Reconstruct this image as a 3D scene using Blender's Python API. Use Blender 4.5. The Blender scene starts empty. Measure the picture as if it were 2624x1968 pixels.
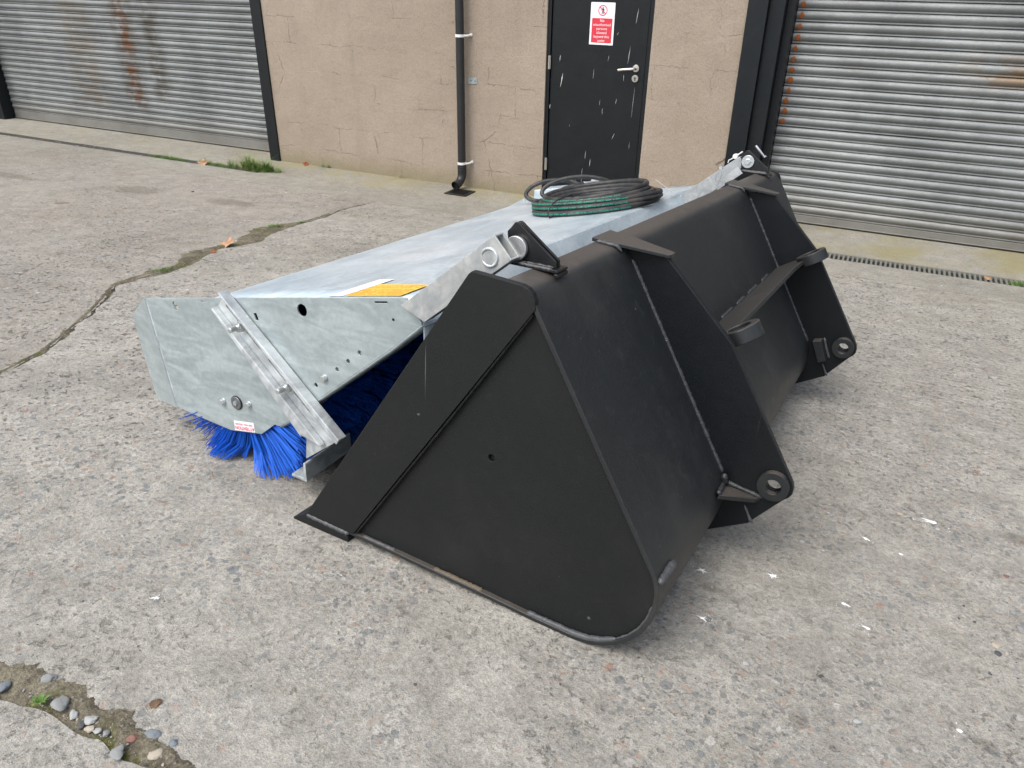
import bpy, bmesh, math, random
import numpy as np
from mathutils import Vector, Matrix, noise as mnoise
from mathutils.geometry import delaunay_2d_cdt
random.seed(7)
SC = bpy.context.scene
COL = SC.collection
rad = math.radians

# ------------------------------------------------------------------ camera
cam = bpy.data.cameras.new('camera'); camo = bpy.data.objects.new('camera', cam); COL.objects.link(camo)
PIT, ROLL, YAW, FL = 0.50017877, -0.01742692, -0.44084972, 0.73418
_f = Vector((math.sin(YAW) * math.cos(PIT), math.cos(YAW) * math.cos(PIT), -math.sin(PIT)))
_r = Vector((math.cos(YAW), -math.sin(YAW), 0)); _d = _f.cross(_r)
_r2 = math.cos(ROLL) * _r + math.sin(ROLL) * _d; _d2 = -math.sin(ROLL) * _r + math.cos(ROLL) * _d
camo.matrix_world = Matrix(((_r2.x, -_d2.x, -_f.x, 0), (_r2.y, -_d2.y, -_f.y, 0), (_r2.z, -_d2.z, -_f.z, 1.7), (0, 0, 0, 1)))
cam.sensor_width = 36; cam.lens = FL * 36; cam.clip_start = 0.05; cam.clip_end = 300
SC.camera = camo

# ------------------------------------------------------------------ world, sun, exposure (bright overcast)
SUN_EL, SUN_AZ = rad(60), rad(205)       # azimuth measured from +Y towards +X
w = bpy.data.worlds.new('World'); SC.world = w; w.use_nodes = True
nt = w.node_tree; nt.nodes.clear()
sky = nt.nodes.new('ShaderNodeTexSky'); sky.sky_type = 'NISHITA'; sky.sun_disc = False
sky.sun_elevation = SUN_EL; sky.sun_rotation = SUN_AZ
sky.air_density = 1.0; sky.dust_density = 4.0; sky.ozone_density = 1.0
hs = nt.nodes.new('ShaderNodeHueSaturation'); hs.inputs['Saturation'].default_value = 0.55
bg = nt.nodes.new('ShaderNodeBackground'); bg.inputs['Strength'].default_value = 0.15
wo = nt.nodes.new('ShaderNodeOutputWorld')
nt.links.new(sky.outputs[0], hs.inputs['Color']); nt.links.new(hs.outputs[0], bg.inputs[0]); nt.links.new(bg.outputs[0], wo.inputs[0])
sun = bpy.data.lights.new('sun', 'SUN'); sun.energy = 0.9; sun.angle = rad(50); sun.color = (1.0, 0.97, 0.93)
suno = bpy.data.objects.new('sun', sun); COL.objects.link(suno)
sd = Vector((math.sin(SUN_AZ) * math.cos(SUN_EL), math.cos(SUN_AZ) * math.cos(SUN_EL), math.sin(SUN_EL)))
suno.rotation_euler = sd.to_track_quat('Z', 'Y').to_euler(); suno.location = (0, 0, 12)
vs = SC.view_settings; vs.view_transform = 'Standard'; vs.look = 'None'; vs.gamma = 1; vs.use_curve_mapping = False
vs.exposure = 0.95

# ------------------------------------------------------------------ geometry helpers
def tag(o, label=None, cat=None, group=None, kind=None):
    if label: o['label'] = label
    if cat: o['category'] = cat
    if group: o['group'] = group
    if kind: o['kind'] = kind
    return o

def empty(name, loc=(0, 0, 0), mat=None):
    o = bpy.data.objects.new(name, None); COL.objects.link(o); o.empty_display_size = .1
    if mat is not None: o.matrix_world = mat
    else: o.matrix_world = Matrix.Translation(loc)
    return o

def finish(bm, name, m, parent=None, bevel=0, smooth=None, seg=2, recalc=True):
    if recalc: bmesh.ops.recalc_face_normals(bm, faces=bm.faces)
    me = bpy.data.meshes.new(name); bm.to_mesh(me); bm.free()
    mats = m if isinstance(m, (list, tuple)) else [m]
    for x in mats: me.materials.append(x)
    if smooth is not None:
        me.polygons.foreach_set('use_smooth', [True] * len(me.polygons))
        me.set_sharp_from_angle(angle=rad(smooth))
    o = bpy.data.objects.new(name, me); COL.objects.link(o)
    if parent: o.parent = parent
    if bevel:
        b = o.modifiers.new('bevel', 'BEVEL'); b.width = bevel; b.segments = seg; b.limit_method = 'ANGLE'; b.angle_limit = rad(40)
        b.harden_normals = False
    return o

def pip(p, poly):
    x, y = p; c = False; n = len(poly); j = n - 1
    for i in range(n):
        xi, yi = poly[i]; xj, yj = poly[j]
        if (yi > y) != (yj > y) and x < (xj - xi) * (y - yi) / (yj - yi) + xi: c = not c
        j = i
    return c

def tri2d(outer, holes=()):
    vs_, es = [], []
    for loop in [outer] + list(holes):
        b = len(vs_); n = len(loop)
        vs_ += [Vector(p) for p in loop]; es += [(b + i, b + (i + 1) % n) for i in range(n)]
    r = delaunay_2d_cdt(vs_, es, [], 0, 1e-7)
    V, F = r[0], r[2]; out = []
    for f in F:
        c = sum((V[i] for i in f), Vector((0, 0))) / len(f)
        if pip(c, outer) and not any(pip(c, h) for h in holes): out.append(f)
    return V, out, [outer] + list(holes)

def prism(bm, outer, y0, y1, holes=(), fn=None):
    """polygon in (x,z), extruded along y; fn maps (x,y,z)->co"""
    fn = fn or (lambda x, y, z: (x, y, z))
    V, F, loops = tri2d(outer, holes)
    a = [bm.verts.new(fn(v.x, y0, v.y)) for v in V]; b = [bm.verts.new(fn(v.x, y1, v.y)) for v in V]
    for f in F:
        try:
            bm.faces.new([a[i] for i in f]); bm.faces.new([b[i] for i in reversed(f)])
        except ValueError: pass
    key = {(round(v.x, 5), round(v.y, 5)): i for i, v in enumerate(V)}
    for lp in loops:
        n = len(lp)
        for i in range(n):
            p = key.get((round(lp[i][0], 5), round(lp[i][1], 5))); q = key.get((round(lp[(i + 1) % n][0], 5), round(lp[(i + 1) % n][1], 5)))
            if p is None or q is None or p == q: continue
            try: bm.faces.new([a[p], a[q], b[q], b[p]])
            except ValueError: pass

def box(bm, x0, x1, y0, y1, z0, z1, fn=None):
    c = [(x, y, z) for x in (x0, x1) for y in (y0, y1) for z in (z0, z1)]
    v = [bm.verts.new(fn(*p) if fn else p) for p in c]
    for f in ((0, 1, 3, 2), (4, 6, 7, 5), (0, 4, 5, 1), (2, 3, 7, 6), (0, 2, 6, 4), (1, 5, 7, 3)): bm.faces.new([v[i] for i in f])

def circ(cx, cz, r, n=20, a0=0, rz=None):
    rz = rz or r
    return [(cx + r * math.cos(a0 + 2 * math.pi * i / n), cz + rz * math.sin(a0 + 2 * math.pi * i / n)) for i in range(n)]

def frame(d):
    d = Vector(d).normalized(); t = Vector((0, 0, 1)) if abs(d.z) < .9 else Vector((1, 0, 0))
    x = d.cross(t).normalized(); return x, d.cross(x).normalized(), d

def tube(bm, pts, r, n=10, cap=True, rad_fn=None, close=False):
    pts = [Vector(p) for p in pts]; N = len(pts); rings = []
    prev = None
    for i, p in enumerate(pts):
        if close: d = pts[(i + 1) % N] - pts[i - 1]
        else: d = pts[min(i + 1, N - 1)] - pts[max(i - 1, 0)]
        if prev is None: x, y, _ = frame(d)
        else:
            dn = d.normalized(); x = (prev - dn * prev.dot(dn)).normalized(); y = dn.cross(x)
        prev = x; rr = rad_fn(i) if rad_fn else r
        rings.append([bm.verts.new(p + x * rr * math.cos(2 * math.pi * k / n) + y * rr * math.sin(2 * math.pi * k / n)) for k in range(n)])
    for i in range(N if close else N - 1):
        A, B = rings[i], rings[(i + 1) % N]
        for k in range(n): bm.faces.new([A[k], A[(k + 1) % n], B[(k + 1) % n], B[k]])
    if cap and not close:
        bm.faces.new(rings[0][::-1]); bm.faces.new(rings[-1])

def cyl(bm, p0, p1, r, n=16, r1=None):
    tube(bm, [p0, p1], r, n, rad_fn=(lambda i: r if i == 0 else (r if r1 is None else r1)))

def annulus(bm, cx, cz, ri, ro, y0, y1, n=28):
    prism(bm, circ(cx, cz, ro, n), y0, y1, [circ(cx, cz, ri, n)])

def offset_poly(line, t):
    """thick polyline: returns closed polygon; t to the left side"""
    n = len(line); off = []
    for i, p in enumerate(line):
        a = Vector(line[max(i - 1, 0)]); b = Vector(line[min(i + 1, n - 1)])
        d = (b - a).normalized(); nrm = Vector((-d.y, d.x))
        off.append((p[0] + nrm.x * t, p[1] + nrm.y * t))
    return list(line) + off[::-1]

def bead(bm, pts, r, seed=0, n=7, step=.006):
    """weld bead: lumpy tube along a polyline"""
    pts = [Vector(p) for p in pts]; P = []
    for i in range(len(pts) - 1):
        L = (pts[i + 1] - pts[i]).length; k = max(1, int(L / step))
        P += [pts[i].lerp(pts[i + 1], j / k) for j in range(k)]
    P.append(pts[-1]); N = len(P)
    rnd = random.Random(seed); rs = [r * rnd.uniform(.78, 1.15) for _ in P]
    rs[0] *= .4; rs[-1] *= .4
    tube(bm, P, r, n, rad_fn=lambda i: rs[i])

def text2d(s, size, bold=.012, align='CENTER'):
    cu = bpy.data.curves.new('t', 'FONT'); cu.body = s; cu.size = size; cu.align_x = align; cu.offset = bold * size; cu.resolution_u = 2
    o = bpy.data.objects.new('t', cu); COL.objects.link(o)
    dg = bpy.context.evaluated_depsgraph_get(); me = bpy.data.meshes.new_from_object(o.evaluated_get(dg))
    V = [(v.co.x, v.co.y) for v in me.vertices]; F = [tuple(p.vertices) for p in me.polygons]
    bpy.data.objects.remove(o); bpy.data.curves.remove(cu); bpy.data.meshes.remove(me)
    return V, F

def put_text(bm, s, size, fn, bold=.012, align='CENTER'):
    V, F = text2d(s, size, bold, align); vv = [bm.verts.new(fn(x, y)) for x, y in V]
    for f in F:
        try: bm.faces.new([vv[i] for i in f])
        except ValueError: pass

# ------------------------------------------------------------------ material helpers
class NM:
    def __init__(s, name, world=False):
        s.m = bpy.data.materials.new(name); s.m.use_nodes = True; s.nt = s.m.node_tree; s.b = s.nt.nodes['Principled BSDF']
        s.tc = s.nt.nodes.new('ShaderNodeTexCoord'); s.obj = s.nt.nodes.new('ShaderNodeNewGeometry').outputs['Position'] if world else s.tc.outputs['Object']
    def n(s, t, **k):
        x = s.nt.nodes.new(t)
        for a, v in k.items(): setattr(x, a, v)
        return x
    def l(s, a, b): s.nt.links.new(a, b)
    def inp(s, node, i, v):
        if v is None: return
        if hasattr(v, 'links') or isinstance(v, bpy.types.NodeSocket): s.l(v, node.inputs[i])
        else: node.inputs[i].default_value = v
    def map(s, scale=(1, 1, 1), rot=(0, 0, 0), loc=(0, 0, 0), vec=None):
        x = s.n('ShaderNodeMapping'); x.inputs['Scale'].default_value = scale; x.inputs['Rotation'].default_value = rot; x.inputs['Location'].default_value = loc
        s.l(vec or s.obj, x.inputs[0]); return x.outputs[0]
    def noise(s, scale, detail=4, rough=.55, vec=None, dist=0, color=False):
        x = s.n('ShaderNodeTexNoise'); x.inputs['Scale'].default_value = scale; x.inputs['Detail'].default_value = detail
        x.inputs['Roughness'].default_value = rough; x.inputs['Distortion'].default_value = dist
        s.l(vec or s.obj, x.inputs['Vector']); return x.outputs['Color' if color else 'Fac']
    def voro(s, scale, feature='F1', vec=None, rnd=1):
        x = s.n('ShaderNodeTexVoronoi', feature=feature); x.inputs['Scale'].default_value = scale; x.inputs['Randomness'].default_value = rnd
        s.l(vec or s.obj, x.inputs['Vector']); return x
    def ramp(s, fac, stops, interp='LINEAR'):
        x = s.n('ShaderNodeValToRGB'); x.color_ramp.interpolation = interp; e = x.color_ramp.elements
        while len(e) < len(stops): e.new(.5)
        for k, (p, c) in enumerate(stops):
            e[k].position = p; e[k].color = (c, c, c, 1) if isinstance(c, (int, float)) else (*c, 1)
        s.l(fac, x.inputs[0]); return x.outputs[0]
    def mix(s, f, a, b, mode='MIX'):
        x = s.n('ShaderNodeMix', data_type='RGBA', blend_type=mode)
        for i, v in ((0, f), (6, a), (7, b)):
            if isinstance(v, tuple): v = (*v, 1) if len(v) == 3 else v
            s.inp(x, i, v)
        return x.outputs[2]
    def math(s, op, a, b=None, c=None, clamp=False):
        x = s.n('ShaderNodeMath', operation=op, use_clamp=clamp)
        for i, v in enumerate((a, b, c)): s.inp(x, i, v)
        return x.outputs[0]
    def smooth(s, v, lo, hi):
        x = s.n('ShaderNodeMapRange', interpolation_type='SMOOTHSTEP'); s.inp(x, 0, v); x.inputs[1].default_value = lo; x.inputs[2].default_value = hi; return x.outputs[0]
    def xyz(s, vec=None):
        x = s.n('ShaderNodeSeparateXYZ'); s.l(vec or s.obj, x.inputs[0]); return x.outputs
    def bump(s, h, dist, strength=1, prev=None):
        x = s.n('ShaderNodeBump'); x.inputs['Strength'].default_value = strength; x.inputs['Distance'].default_value = dist; s.l(h, x.inputs['Height'])
        if prev is not None: s.l(prev, x.inputs['Normal'])
        return x.outputs[0]
    def out(s, col=None, rough=None, metal=None, normal=None, spec=None):
        s.inp(s.b, 'Base Color', (*col, 1) if isinstance(col, tuple) else col); s.inp(s.b, 'Roughness', rough); s.inp(s.b, 'Metallic', metal)
        if normal is not None: s.l(normal, s.b.inputs['Normal'])
        if spec is not None: s.b.inputs['Specular IOR Level'].default_value = spec
        return s.m

def plain(name, col, rough=.5, metal=0, spec=None, bump=0, bscale=200):
    k = NM(name); n_ = k.noise(bscale, 3)
    c = k.mix(.5, col, k.mix(n_, tuple(x * .6 for x in col), tuple(min(1, x * 1.35) for x in col)))
    return k.out(c, rough, metal, k.bump(n_, bump) if bump else None, spec)

def concrete(name, base, dark, pits=1.0, mossy=False, grain=1.0, stains=()):
    k = NM(name); X, Y, Z = k.xyz()
    wob = k.noise(6, 3, color=True); vw = k.n('ShaderNodeVectorMath', operation='MULTIPLY_ADD'); k.l(wob, vw.inputs[0]); vw.inputs[1].default_value = (.03, .03, .03); k.l(k.obj, vw.inputs[2]); v2 = vw.outputs[0]
    big = k.noise(1.1, 5, .6); mid = k.noise(9, 6, .68); fine = k.noise(75, 5, .72); vf = k.noise(330, 3, .75)
    c = k.mix(k.smooth(mid, .3, .72), dark, base); hu = k.noise(.45, 4, .6, vec=k.map(loc=(11, 4, 0))); c = k.mix(k.math('MULTIPLY', k.smooth(hu, .48, .66), .5), c, k.mix(1.0, c, (.70, .68, .63), 'MULTIPLY'))
    c = k.mix(k.smooth(big, .5, .78), c, k.mix(1.0, c, (.78, .78, .77), 'MULTIPLY'))
    c = k.mix(.75, c, k.mix(1.0, c, k.ramp(fine, [(.28, .5), (.5, 1.0), (.72, 1.36)]), 'MULTIPLY'))
    c = k.mix(.6 * grain, c, k.mix(1.0, c, k.ramp(vf, [(.3, .45), (.5, 1.0), (.7, 1.55)]), 'MULTIPLY'))
    # exposed aggregate: two sizes of pebbles of several stone colours
    H = None
    for sc, thr, amt in ((34, .57, .72), (72, .42, .78), (150, .46, .7)):
        vo = k.voro(sc, vec=v2); cr = k.n('ShaderNodeSeparateColor'); k.l(vo.outputs['Color'], cr.inputs[0])
        size = k.math('MULTIPLY', k.math('SUBTRACT', cr.outputs[0], thr, clamp=True), 1.25)
        msk = k.math('MULTIPLY', k.smooth(k.math('SUBTRACT', size, vo.outputs['Distance']), -.02, .07), k.smooth(k.noise(3.5, 3), .34, .6))
        pc = k.ramp(cr.outputs[1], [(0, (.15, .16, .165)), (.3, (.225, .23, .22)), (.5, (.30, .28, .245)), (.68, (.24, .235, .22)), (.84, (.32, .235, .185)), (.93, (.30, .165, .115)), (.95, (.16, .15, .14)), (.975, (.46, .44, .41))], 'CONSTANT')
        c = k.mix(k.math('MULTIPLY', msk, amt), c, pc)
        h = k.math('MULTIPLY', msk, 14 / sc)
        H = h if H is None else k.math('ADD', H, h)
    # ragged dark pits in patches
    pn = k.noise(52, 5, .68, dist=.25, vec=k.map(scale=(1, 1.0, 1), rot=(0, 0, .5)))
    patch = k.smooth(k.noise(2.2, 4, .6), .4, .62)
    pit = k.math('MULTIPLY', k.smooth(pn, .595, .655), k.math('MULTIPLY_ADD', patch, .75, .2), clamp=True)
    if not mossy:
        pn2 = k.noise(34, 5, .66, dist=.15, vec=k.map(loc=(3, 5, 0))); patch2 = k.smooth(k.noise(1.3, 4, .6), .38, .6)
        pit = k.math('MAXIMUM', pit, k.math('MULTIPLY', k.smooth(pn2, .60, .645), k.math('MULTIPLY_ADD', patch2, .85, .1)))
        soil = k.math('MULTIPLY', k.smooth(k.noise(.75, 6, .7, vec=k.map(loc=(7, 2, 0))), .5, .72), .45); c = k.mix(soil, c, k.mix(1.0, c, (.72, .68, .60), 'MULTIPLY'))
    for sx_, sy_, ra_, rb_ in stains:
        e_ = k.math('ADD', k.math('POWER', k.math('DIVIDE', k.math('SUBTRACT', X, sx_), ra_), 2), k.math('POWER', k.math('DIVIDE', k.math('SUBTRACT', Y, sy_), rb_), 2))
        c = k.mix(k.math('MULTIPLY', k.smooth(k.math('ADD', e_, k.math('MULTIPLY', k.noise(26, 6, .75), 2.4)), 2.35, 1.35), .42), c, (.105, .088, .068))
    pit = k.math('MULTIPLY', pit, k.math('MULTIPLY_ADD', k.smooth(k.math('SUBTRACT', Y, k.math('MULTIPLY', X, .8)), 1.7, 3.4), .58 * pits, .42 * pits))
    c = k.mix(k.math('MULTIPLY', pit, .8), c, (.085, .074, .058))
    wt = k.n('ShaderNodeTexWave', wave_type='BANDS', bands_direction='Y'); wt.inputs['Scale'].default_value = 9; wt.inputs['Distortion'].default_value = 2.5; wt.inputs['Detail'].default_value = 4; k.l(k.obj, wt.inputs[0])
    if not mossy: c = k.mix(k.math('MULTIPLY', k.math('MULTIPLY', k.smooth(X, -.1, .5), k.smooth(k.math('ABSOLUTE', k.math('SUBTRACT', Y, 3.6)), 1.1, .4)), k.math('MULTIPLY', wt.outputs['Fac'], .25)), c, (.17, .155, .13))
    # pale lime / droppings specks
    sp = k.voro(5.5, vec=v2); sc_ = k.n('ShaderNodeSeparateColor'); k.l(sp.outputs['Color'], sc_.inputs[0])
    rag = k.math('ADD', sp.outputs['Distance'], k.math('MULTIPLY', k.noise(90, 4, .7), .12))
    wm = k.math('MULTIPLY', k.smooth(rag, .125, .09), k.math('GREATER_THAN', sc_.outputs[0], .6))
    c = k.mix(k.math('MULTIPLY', wm, .75), c, (.62, .62, .60))
    # brown leaf stains
    bs = k.voro(1.7, vec=v2); bc = k.n('ShaderNodeSeparateColor'); k.l(bs.outputs['Color'], bc.inputs[0])
    brg = k.math('ADD', bs.outputs['Distance'], k.math('MULTIPLY', k.noise(45, 4, .7), .14))
    bmk = k.math('MULTIPLY', k.smooth(brg, .17, .1), k.math('GREATER_THAN', bc.outputs[1], .55))
    c = k.mix(k.math('MULTIPLY', bmk, .6), c, (.12, .085, .055))
    # greenish algae bloom, stronger by the building
    if mossy: mk = k.math('MULTIPLY', k.smooth(k.math('ADD', Y, k.math('MULTIPLY', k.noise(3, 4, .6), .3)), 5.55, 5.9), k.smooth(k.noise(2.4, 5, .65), .38, .66)); mk = k.math('MULTIPLY', mk, k.math('MULTIPLY_ADD', k.smooth(X, -6.3, -5.6), .75, .25))
    else: mk = k.math('MULTIPLY', k.smooth(k.noise(1.6, 5, .7), .6, .78), .35)
    c = k.mix(k.math('MULTIPLY', mk, .8 if mossy else .5), c, k.mix(fine, (.17, .15, .065), (.30, .27, .14)) if mossy else (.22, .205, .13))
    H = k.math('ADD', k.math('MULTIPLY', H, .6), k.math('ADD', k.math('MULTIPLY', fine, 1.3), k.math('MULTIPLY', vf, .55)))
    H = k.math('SUBTRACT', H, k.math('MULTIPLY', pit, 2.0))
    nb = k.bump(H, .0042 * grain, .95, prev=k.bump(mid, .012, .8))
    return k.out(c, k.ramp(fine, [(0, .8), (1, .97)]), 0, nb, .3)

M = {}
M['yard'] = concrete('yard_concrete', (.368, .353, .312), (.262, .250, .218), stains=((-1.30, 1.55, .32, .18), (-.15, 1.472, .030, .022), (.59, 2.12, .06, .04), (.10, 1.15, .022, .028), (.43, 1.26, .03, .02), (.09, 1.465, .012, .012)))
M['yard_far'] = concrete('weathered_concrete', (.330, .308, .268), (.245, .228, .196), pits=1.0, stains=((-4.41, 4.23, .28, .13), (-5.29, 4.13, .26, .16), (-6.6, 3.9, .5, .1)))
M['apron'] = concrete('apron_concrete', (.305, .290, .25), (.225, .215, .182), pits=.35, mossy=True, grain=.6)

def dirt_mat():
    k = NM('joint_dirt'); n1 = k.noise(14, 6, .7); n2 = k.noise(120, 4, .7)
    c = k.mix(k.smooth(n1, .35, .65), (.095, .083, .060), (.185, .165, .118)); c = k.mix(k.smooth(k.noise(5, 5, .7), .5, .62), c, (.10, .105, .03))
    c = k.mix(1.0, c, k.ramp(n2, [(.3, .5), (.7, 1.5)]), 'MULTIPLY')
    vo = k.voro(95); sc_ = k.n('ShaderNodeSeparateColor'); k.l(vo.outputs['Color'], sc_.inputs[0])
    c = k.mix(k.math('MULTIPLY', k.smooth(vo.outputs['Distance'], .3, .2), k.math('GREATER_THAN', sc_.outputs[0], .66)), c, (.2, .19, .17))
    return k.out(c, .95, 0, k.bump(k.math('ADD', n2, k.math('MULTIPLY', n1, 2)), .008), .2)
M['dirt'] = dirt_mat()

def wall_mat():
    k = NM('painted_render', True); X, Y, Z = k.xyz()
    wob = k.noise(2.6, 8, .72, color=True); vw = k.n('ShaderNodeVectorMath', operation='MULTIPLY_ADD'); k.l(wob, vw.inputs[0]); vw.inputs[1].default_value = (.17, .0, .15); k.l(k.obj, vw.inputs[2])
    cx = k.n('ShaderNodeCombineXYZ'); sx = k.n('ShaderNodeSeparateXYZ'); k.l(vw.outputs[0], sx.inputs[0]); k.l(sx.outputs[0], cx.inputs[0]); k.l(sx.outputs[2], cx.inputs[1])
    def crk(width, scale, off):
        b = k.n('ShaderNodeTexBrick', offset=.5); b.inputs['Scale'].default_value = scale; b.inputs['Mortar Size'].default_value = width; b.inputs['Mortar Smooth'].default_value = .6
        b.inputs['Brick Width'].default_value = .46; b.inputs['Row Height'].default_value = .235
        mp = k.map(loc=(off, off * .3, 0), vec=cx.outputs[0]); k.l(mp, b.inputs['Vector']); return b.outputs['Fac']
    ck = k.math('MULTIPLY', crk(.0015, 1, 0), k.smooth(k.noise(2.2, 5, .7), .5, .64))
    vo = k.voro(2.1, 'DISTANCE_TO_EDGE', vec=vw.outputs[0]); ck2 = k.math('MULTIPLY', k.smooth(vo.outputs['Distance'], .0055, .001), k.smooth(k.noise(1.7, 4), .58, .68))
    ck = k.math('MAXIMUM', ck, ck2)
    big = k.noise(.9, 5, .6); stk = k.noise(3, 5, .6, vec=k.map(scale=(2.2, 1, .35)))
    fine = k.noise(120, 4, .7); sp = k.noise(42, 5, .75)
    c = k.mix(k.smooth(big, .3, .7), (.288, .236, .184), (.340, .282, .224)); c = k.mix(k.math('MULTIPLY', k.smooth(stk, .5, .72), .35), c, (.24, .20, .155))
    c = k.mix(1.0, c, k.ramp(fine, [(.25, .72), (.5, 1), (.75, 1.18)]), 'MULTIPLY')
    c = k.mix(k.math('MULTIPLY', k.smooth(sp, .63, .7), .4), c, (.2, .16, .13))
    c = k.mix(k.math('MULTIPLY', k.smooth(k.noise(4, 6, .75), .62, .74), .3), c, (.17, .152, .135))
    c = k.mix(k.math('MULTIPLY', ck, .6), c, (.11, .085, .065))
    wl = k.math('MULTIPLY', crk(.0012, 1, .004), k.smooth(k.noise(1.9, 4, .6), .6, .66)); c = k.mix(k.math('MULTIPLY', wl, .7), c, (.46, .41, .36))
    base = k.math('MULTIPLY', k.smooth(k.math('ADD', Z, k.math('MULTIPLY', k.noise(5, 5, .7), .22)), .30, .10), .75)
    c = k.mix(base, c, k.mix(fine, (.17, .15, .085), (.26, .225, .14)))
    H = k.math('SUBTRACT', k.math('ADD', fine, k.math('MULTIPLY', k.noise(25, 4, .6), .8)), k.math('MULTIPLY', ck, 2.5))
    return k.out(c, .88, 0, k.bump(H, .0035, .8, prev=k.bump(k.noise(3, 3), .03, .5)), .25)
M['wall'] = wall_mat()

def black_paint(name, col=(.0075, .0095, .0105), rough=.42, dust=.5, scr=1.0, dirt=(.06, .055, .05), bumpy=.0006, spec=.5, settle=0):
    k = NM(name); n1 = k.noise(3.2, 5, .65); n2 = k.noise(28, 5, .7); n3 = k.noise(350, 2)
    d = k.math('MULTIPLY', k.smooth(n1, .45, .8), dust * .5)
    c = k.mix(d, col, dirt)
    if settle:
        gN = k.n('ShaderNodeNewGeometry'); sN = k.n('ShaderNodeSeparateXYZ'); k.l(gN.outputs['Normal'], sN.inputs[0])
        c = k.mix(k.math('MULTIPLY', k.smooth(sN.outputs[2], .72, .98), k.math('MULTIPLY_ADD', n2, .5, settle - .2)), c, (.085, .073, .062))
    # scratches: thin stretched noise
    g = k.noise(1.0, 2, .5, vec=k.map(scale=(170, 150, 1.6), rot=(0, rad(-31), 0)))
    s1 = k.math('MULTIPLY', k.smooth(g, .735, .775), k.smooth(k.noise(5, 3), .53, .66))
    g2 = k.noise(1.0, 2, .5, vec=k.map(scale=(60, 2.2, 60), rot=(rad(20), 0, rad(25))))
    s2 = k.math('MULTIPLY', k.smooth(g2, .74, .78), k.smooth(k.noise(4, 3, vec=k.map(loc=(3, 1, 2))), .5, .62))
    c = k.mix(k.math('MULTIPLY', k.math('MAXIMUM', s1, s2), .35 * scr), c, (.26, .25, .24))
    sm = k.math('MULTIPLY', k.smooth(n2, .55, .85), dust * .16); c = k.mix(sm, c, (.17, .165, .16))
    r = k.math('ADD', k.math('MULTIPLY', n2, .16), k.math('MULTIPLY_ADD', n1, .18, rough - .17))
    return k.out(c, r, 0, k.bump(k.math('ADD', n3, k.math('MULTIPLY', k.noise(7, 2), 3)), bumpy, .7), spec)
M['black'] = black_paint('black_paint', (.0115, .0135, .0145), rough=.46, dust=.7, scr=1.7, settle=.55)
M['black_side'] = black_paint('black_paint_matt', (.0072, .0082, .0086), rough=.55, dust=.22, scr=.8, spec=.3)
M['black_brk'] = black_paint('black_paint_deep', (.0035, .005, .0065), rough=.42, dust=.08, scr=.15, spec=.35)
M['black_gloss'] = black_paint('black_gloss_paint', (.006, .007, .008), rough=.3, dust=.12, scr=.4)
M['black_door'] = black_paint('black_door_paint', (.0045, .0065, .0085), rough=.4, dust=.1, scr=.0, spec=.35, bumpy=.0015)
M['column'] = black_paint('black_column_paint', (.005, .0075, .0095), rough=.45, dust=.15, scr=.5, spec=.35)
M['weld'] = plain('painted_weld', (.058, .060, .064), .45, 0, bump=.002, bscale=160)
M['weldd'] = plain('dull_weld', (.030, .032, .035), .5, 0, bump=.002, bscale=160)
M['weldr'] = plain('rusty_weld', (.095, .075, .05), .6, 0, bump=.002, bscale=260)
M['hole'] = plain('dark_cavity', (.006, .006, .006), .9)
M['white'] = plain('white_plastic', (.72, .72, .70), .4)
M['chip'] = plain('bare_primer', (.5, .5, .47), .6)
M['pvc'] = black_paint('black_pvc', (.012, .013, .014), rough=.45, dust=.4, scr=.7, bumpy=.0008)
M['red'] = plain('sign_red', (.62, .035, .06), .35)
M['signwhite'] = plain('sign_white', (.80, .81, .84), .35)
M['ink'] = plain('black_ink', (.02, .02, .025), .4)
M['yellow'] = None
M['steel'] = plain('zinc_bolt', (.62, .64, .64), .28, .85, bump=.0003, bscale=300)
M['brushed'] = plain('brushed_steel', (.62, .60, .56), .3, .9)
M['grate'] = plain('grate_steel', (.17, .17, .145), .7, .2, bump=.002)
M['rubber'] = None

def galv(name, col=(.50, .53, .54), metal=.55, rough=.42, white=.5, streak=(4, 1, 1.5), dark=(.33, .35, .36)):
    k = NM(name); n1 = k.noise(1.0, 6, .62, vec=k.map(scale=tuple(5 * s for s in streak)), dist=1.0)
    n2 = k.noise(2.4, 5, .6); n3 = k.noise(60, 4, .65); sp = k.voro(70, vec=None)
    c = k.mix(k.smooth(n1, .35, .7), dark, col)
    c = k.mix(k.math('MULTIPLY', k.smooth(n2, .48, .72), white), c, (.74, .77, .79))
    c = k.mix(.22, c, k.mix(1.0, c, k.ramp(n3, [(.3, .6), (.7, 1.35)]), 'MULTIPLY'))
    sc_ = k.n('ShaderNodeSeparateColor'); k.l(sp.outputs['Color'], sc_.inputs[0])
    c = k.mix(.16, c, k.mix(1.0, c, k.ramp(sc_.outputs[0], [(0, .8), (1, 1.2)]), 'MULTIPLY'))
    r = k.math('MULTIPLY_ADD', n1, .22, rough - .08)
    wav = k.noise(3.2, 3, .5)
    return k.out(c, r, metal, k.bump(k.math('ADD', k.math('MULTIPLY', n1, 1.0), k.math('MULTIPLY', n3, .3)), .0006, .6, prev=k.bump(wav, .012, .35)), .5)
M['galv'] = galv('galvanised_plate', (.42, .475, .48), .42, .45, .25, (1.4, 1, 5.5), (.315, .365, .372))
M['galv_hood'] = galv('galvanised_hood', (.57, .655, .70), .45, .33, .55, (3.0, 1.0, 2), (.44, .525, .58))
M['galv_tube'] = galv('galvanised_tube', (.50, .51, .49), .4, .42, .35, (3, 1, 3))
M['galv_rail'] = galv('galvanised_rail', (.60, .64, .645), .35, .42, .55, (2, 1, 2))
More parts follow.
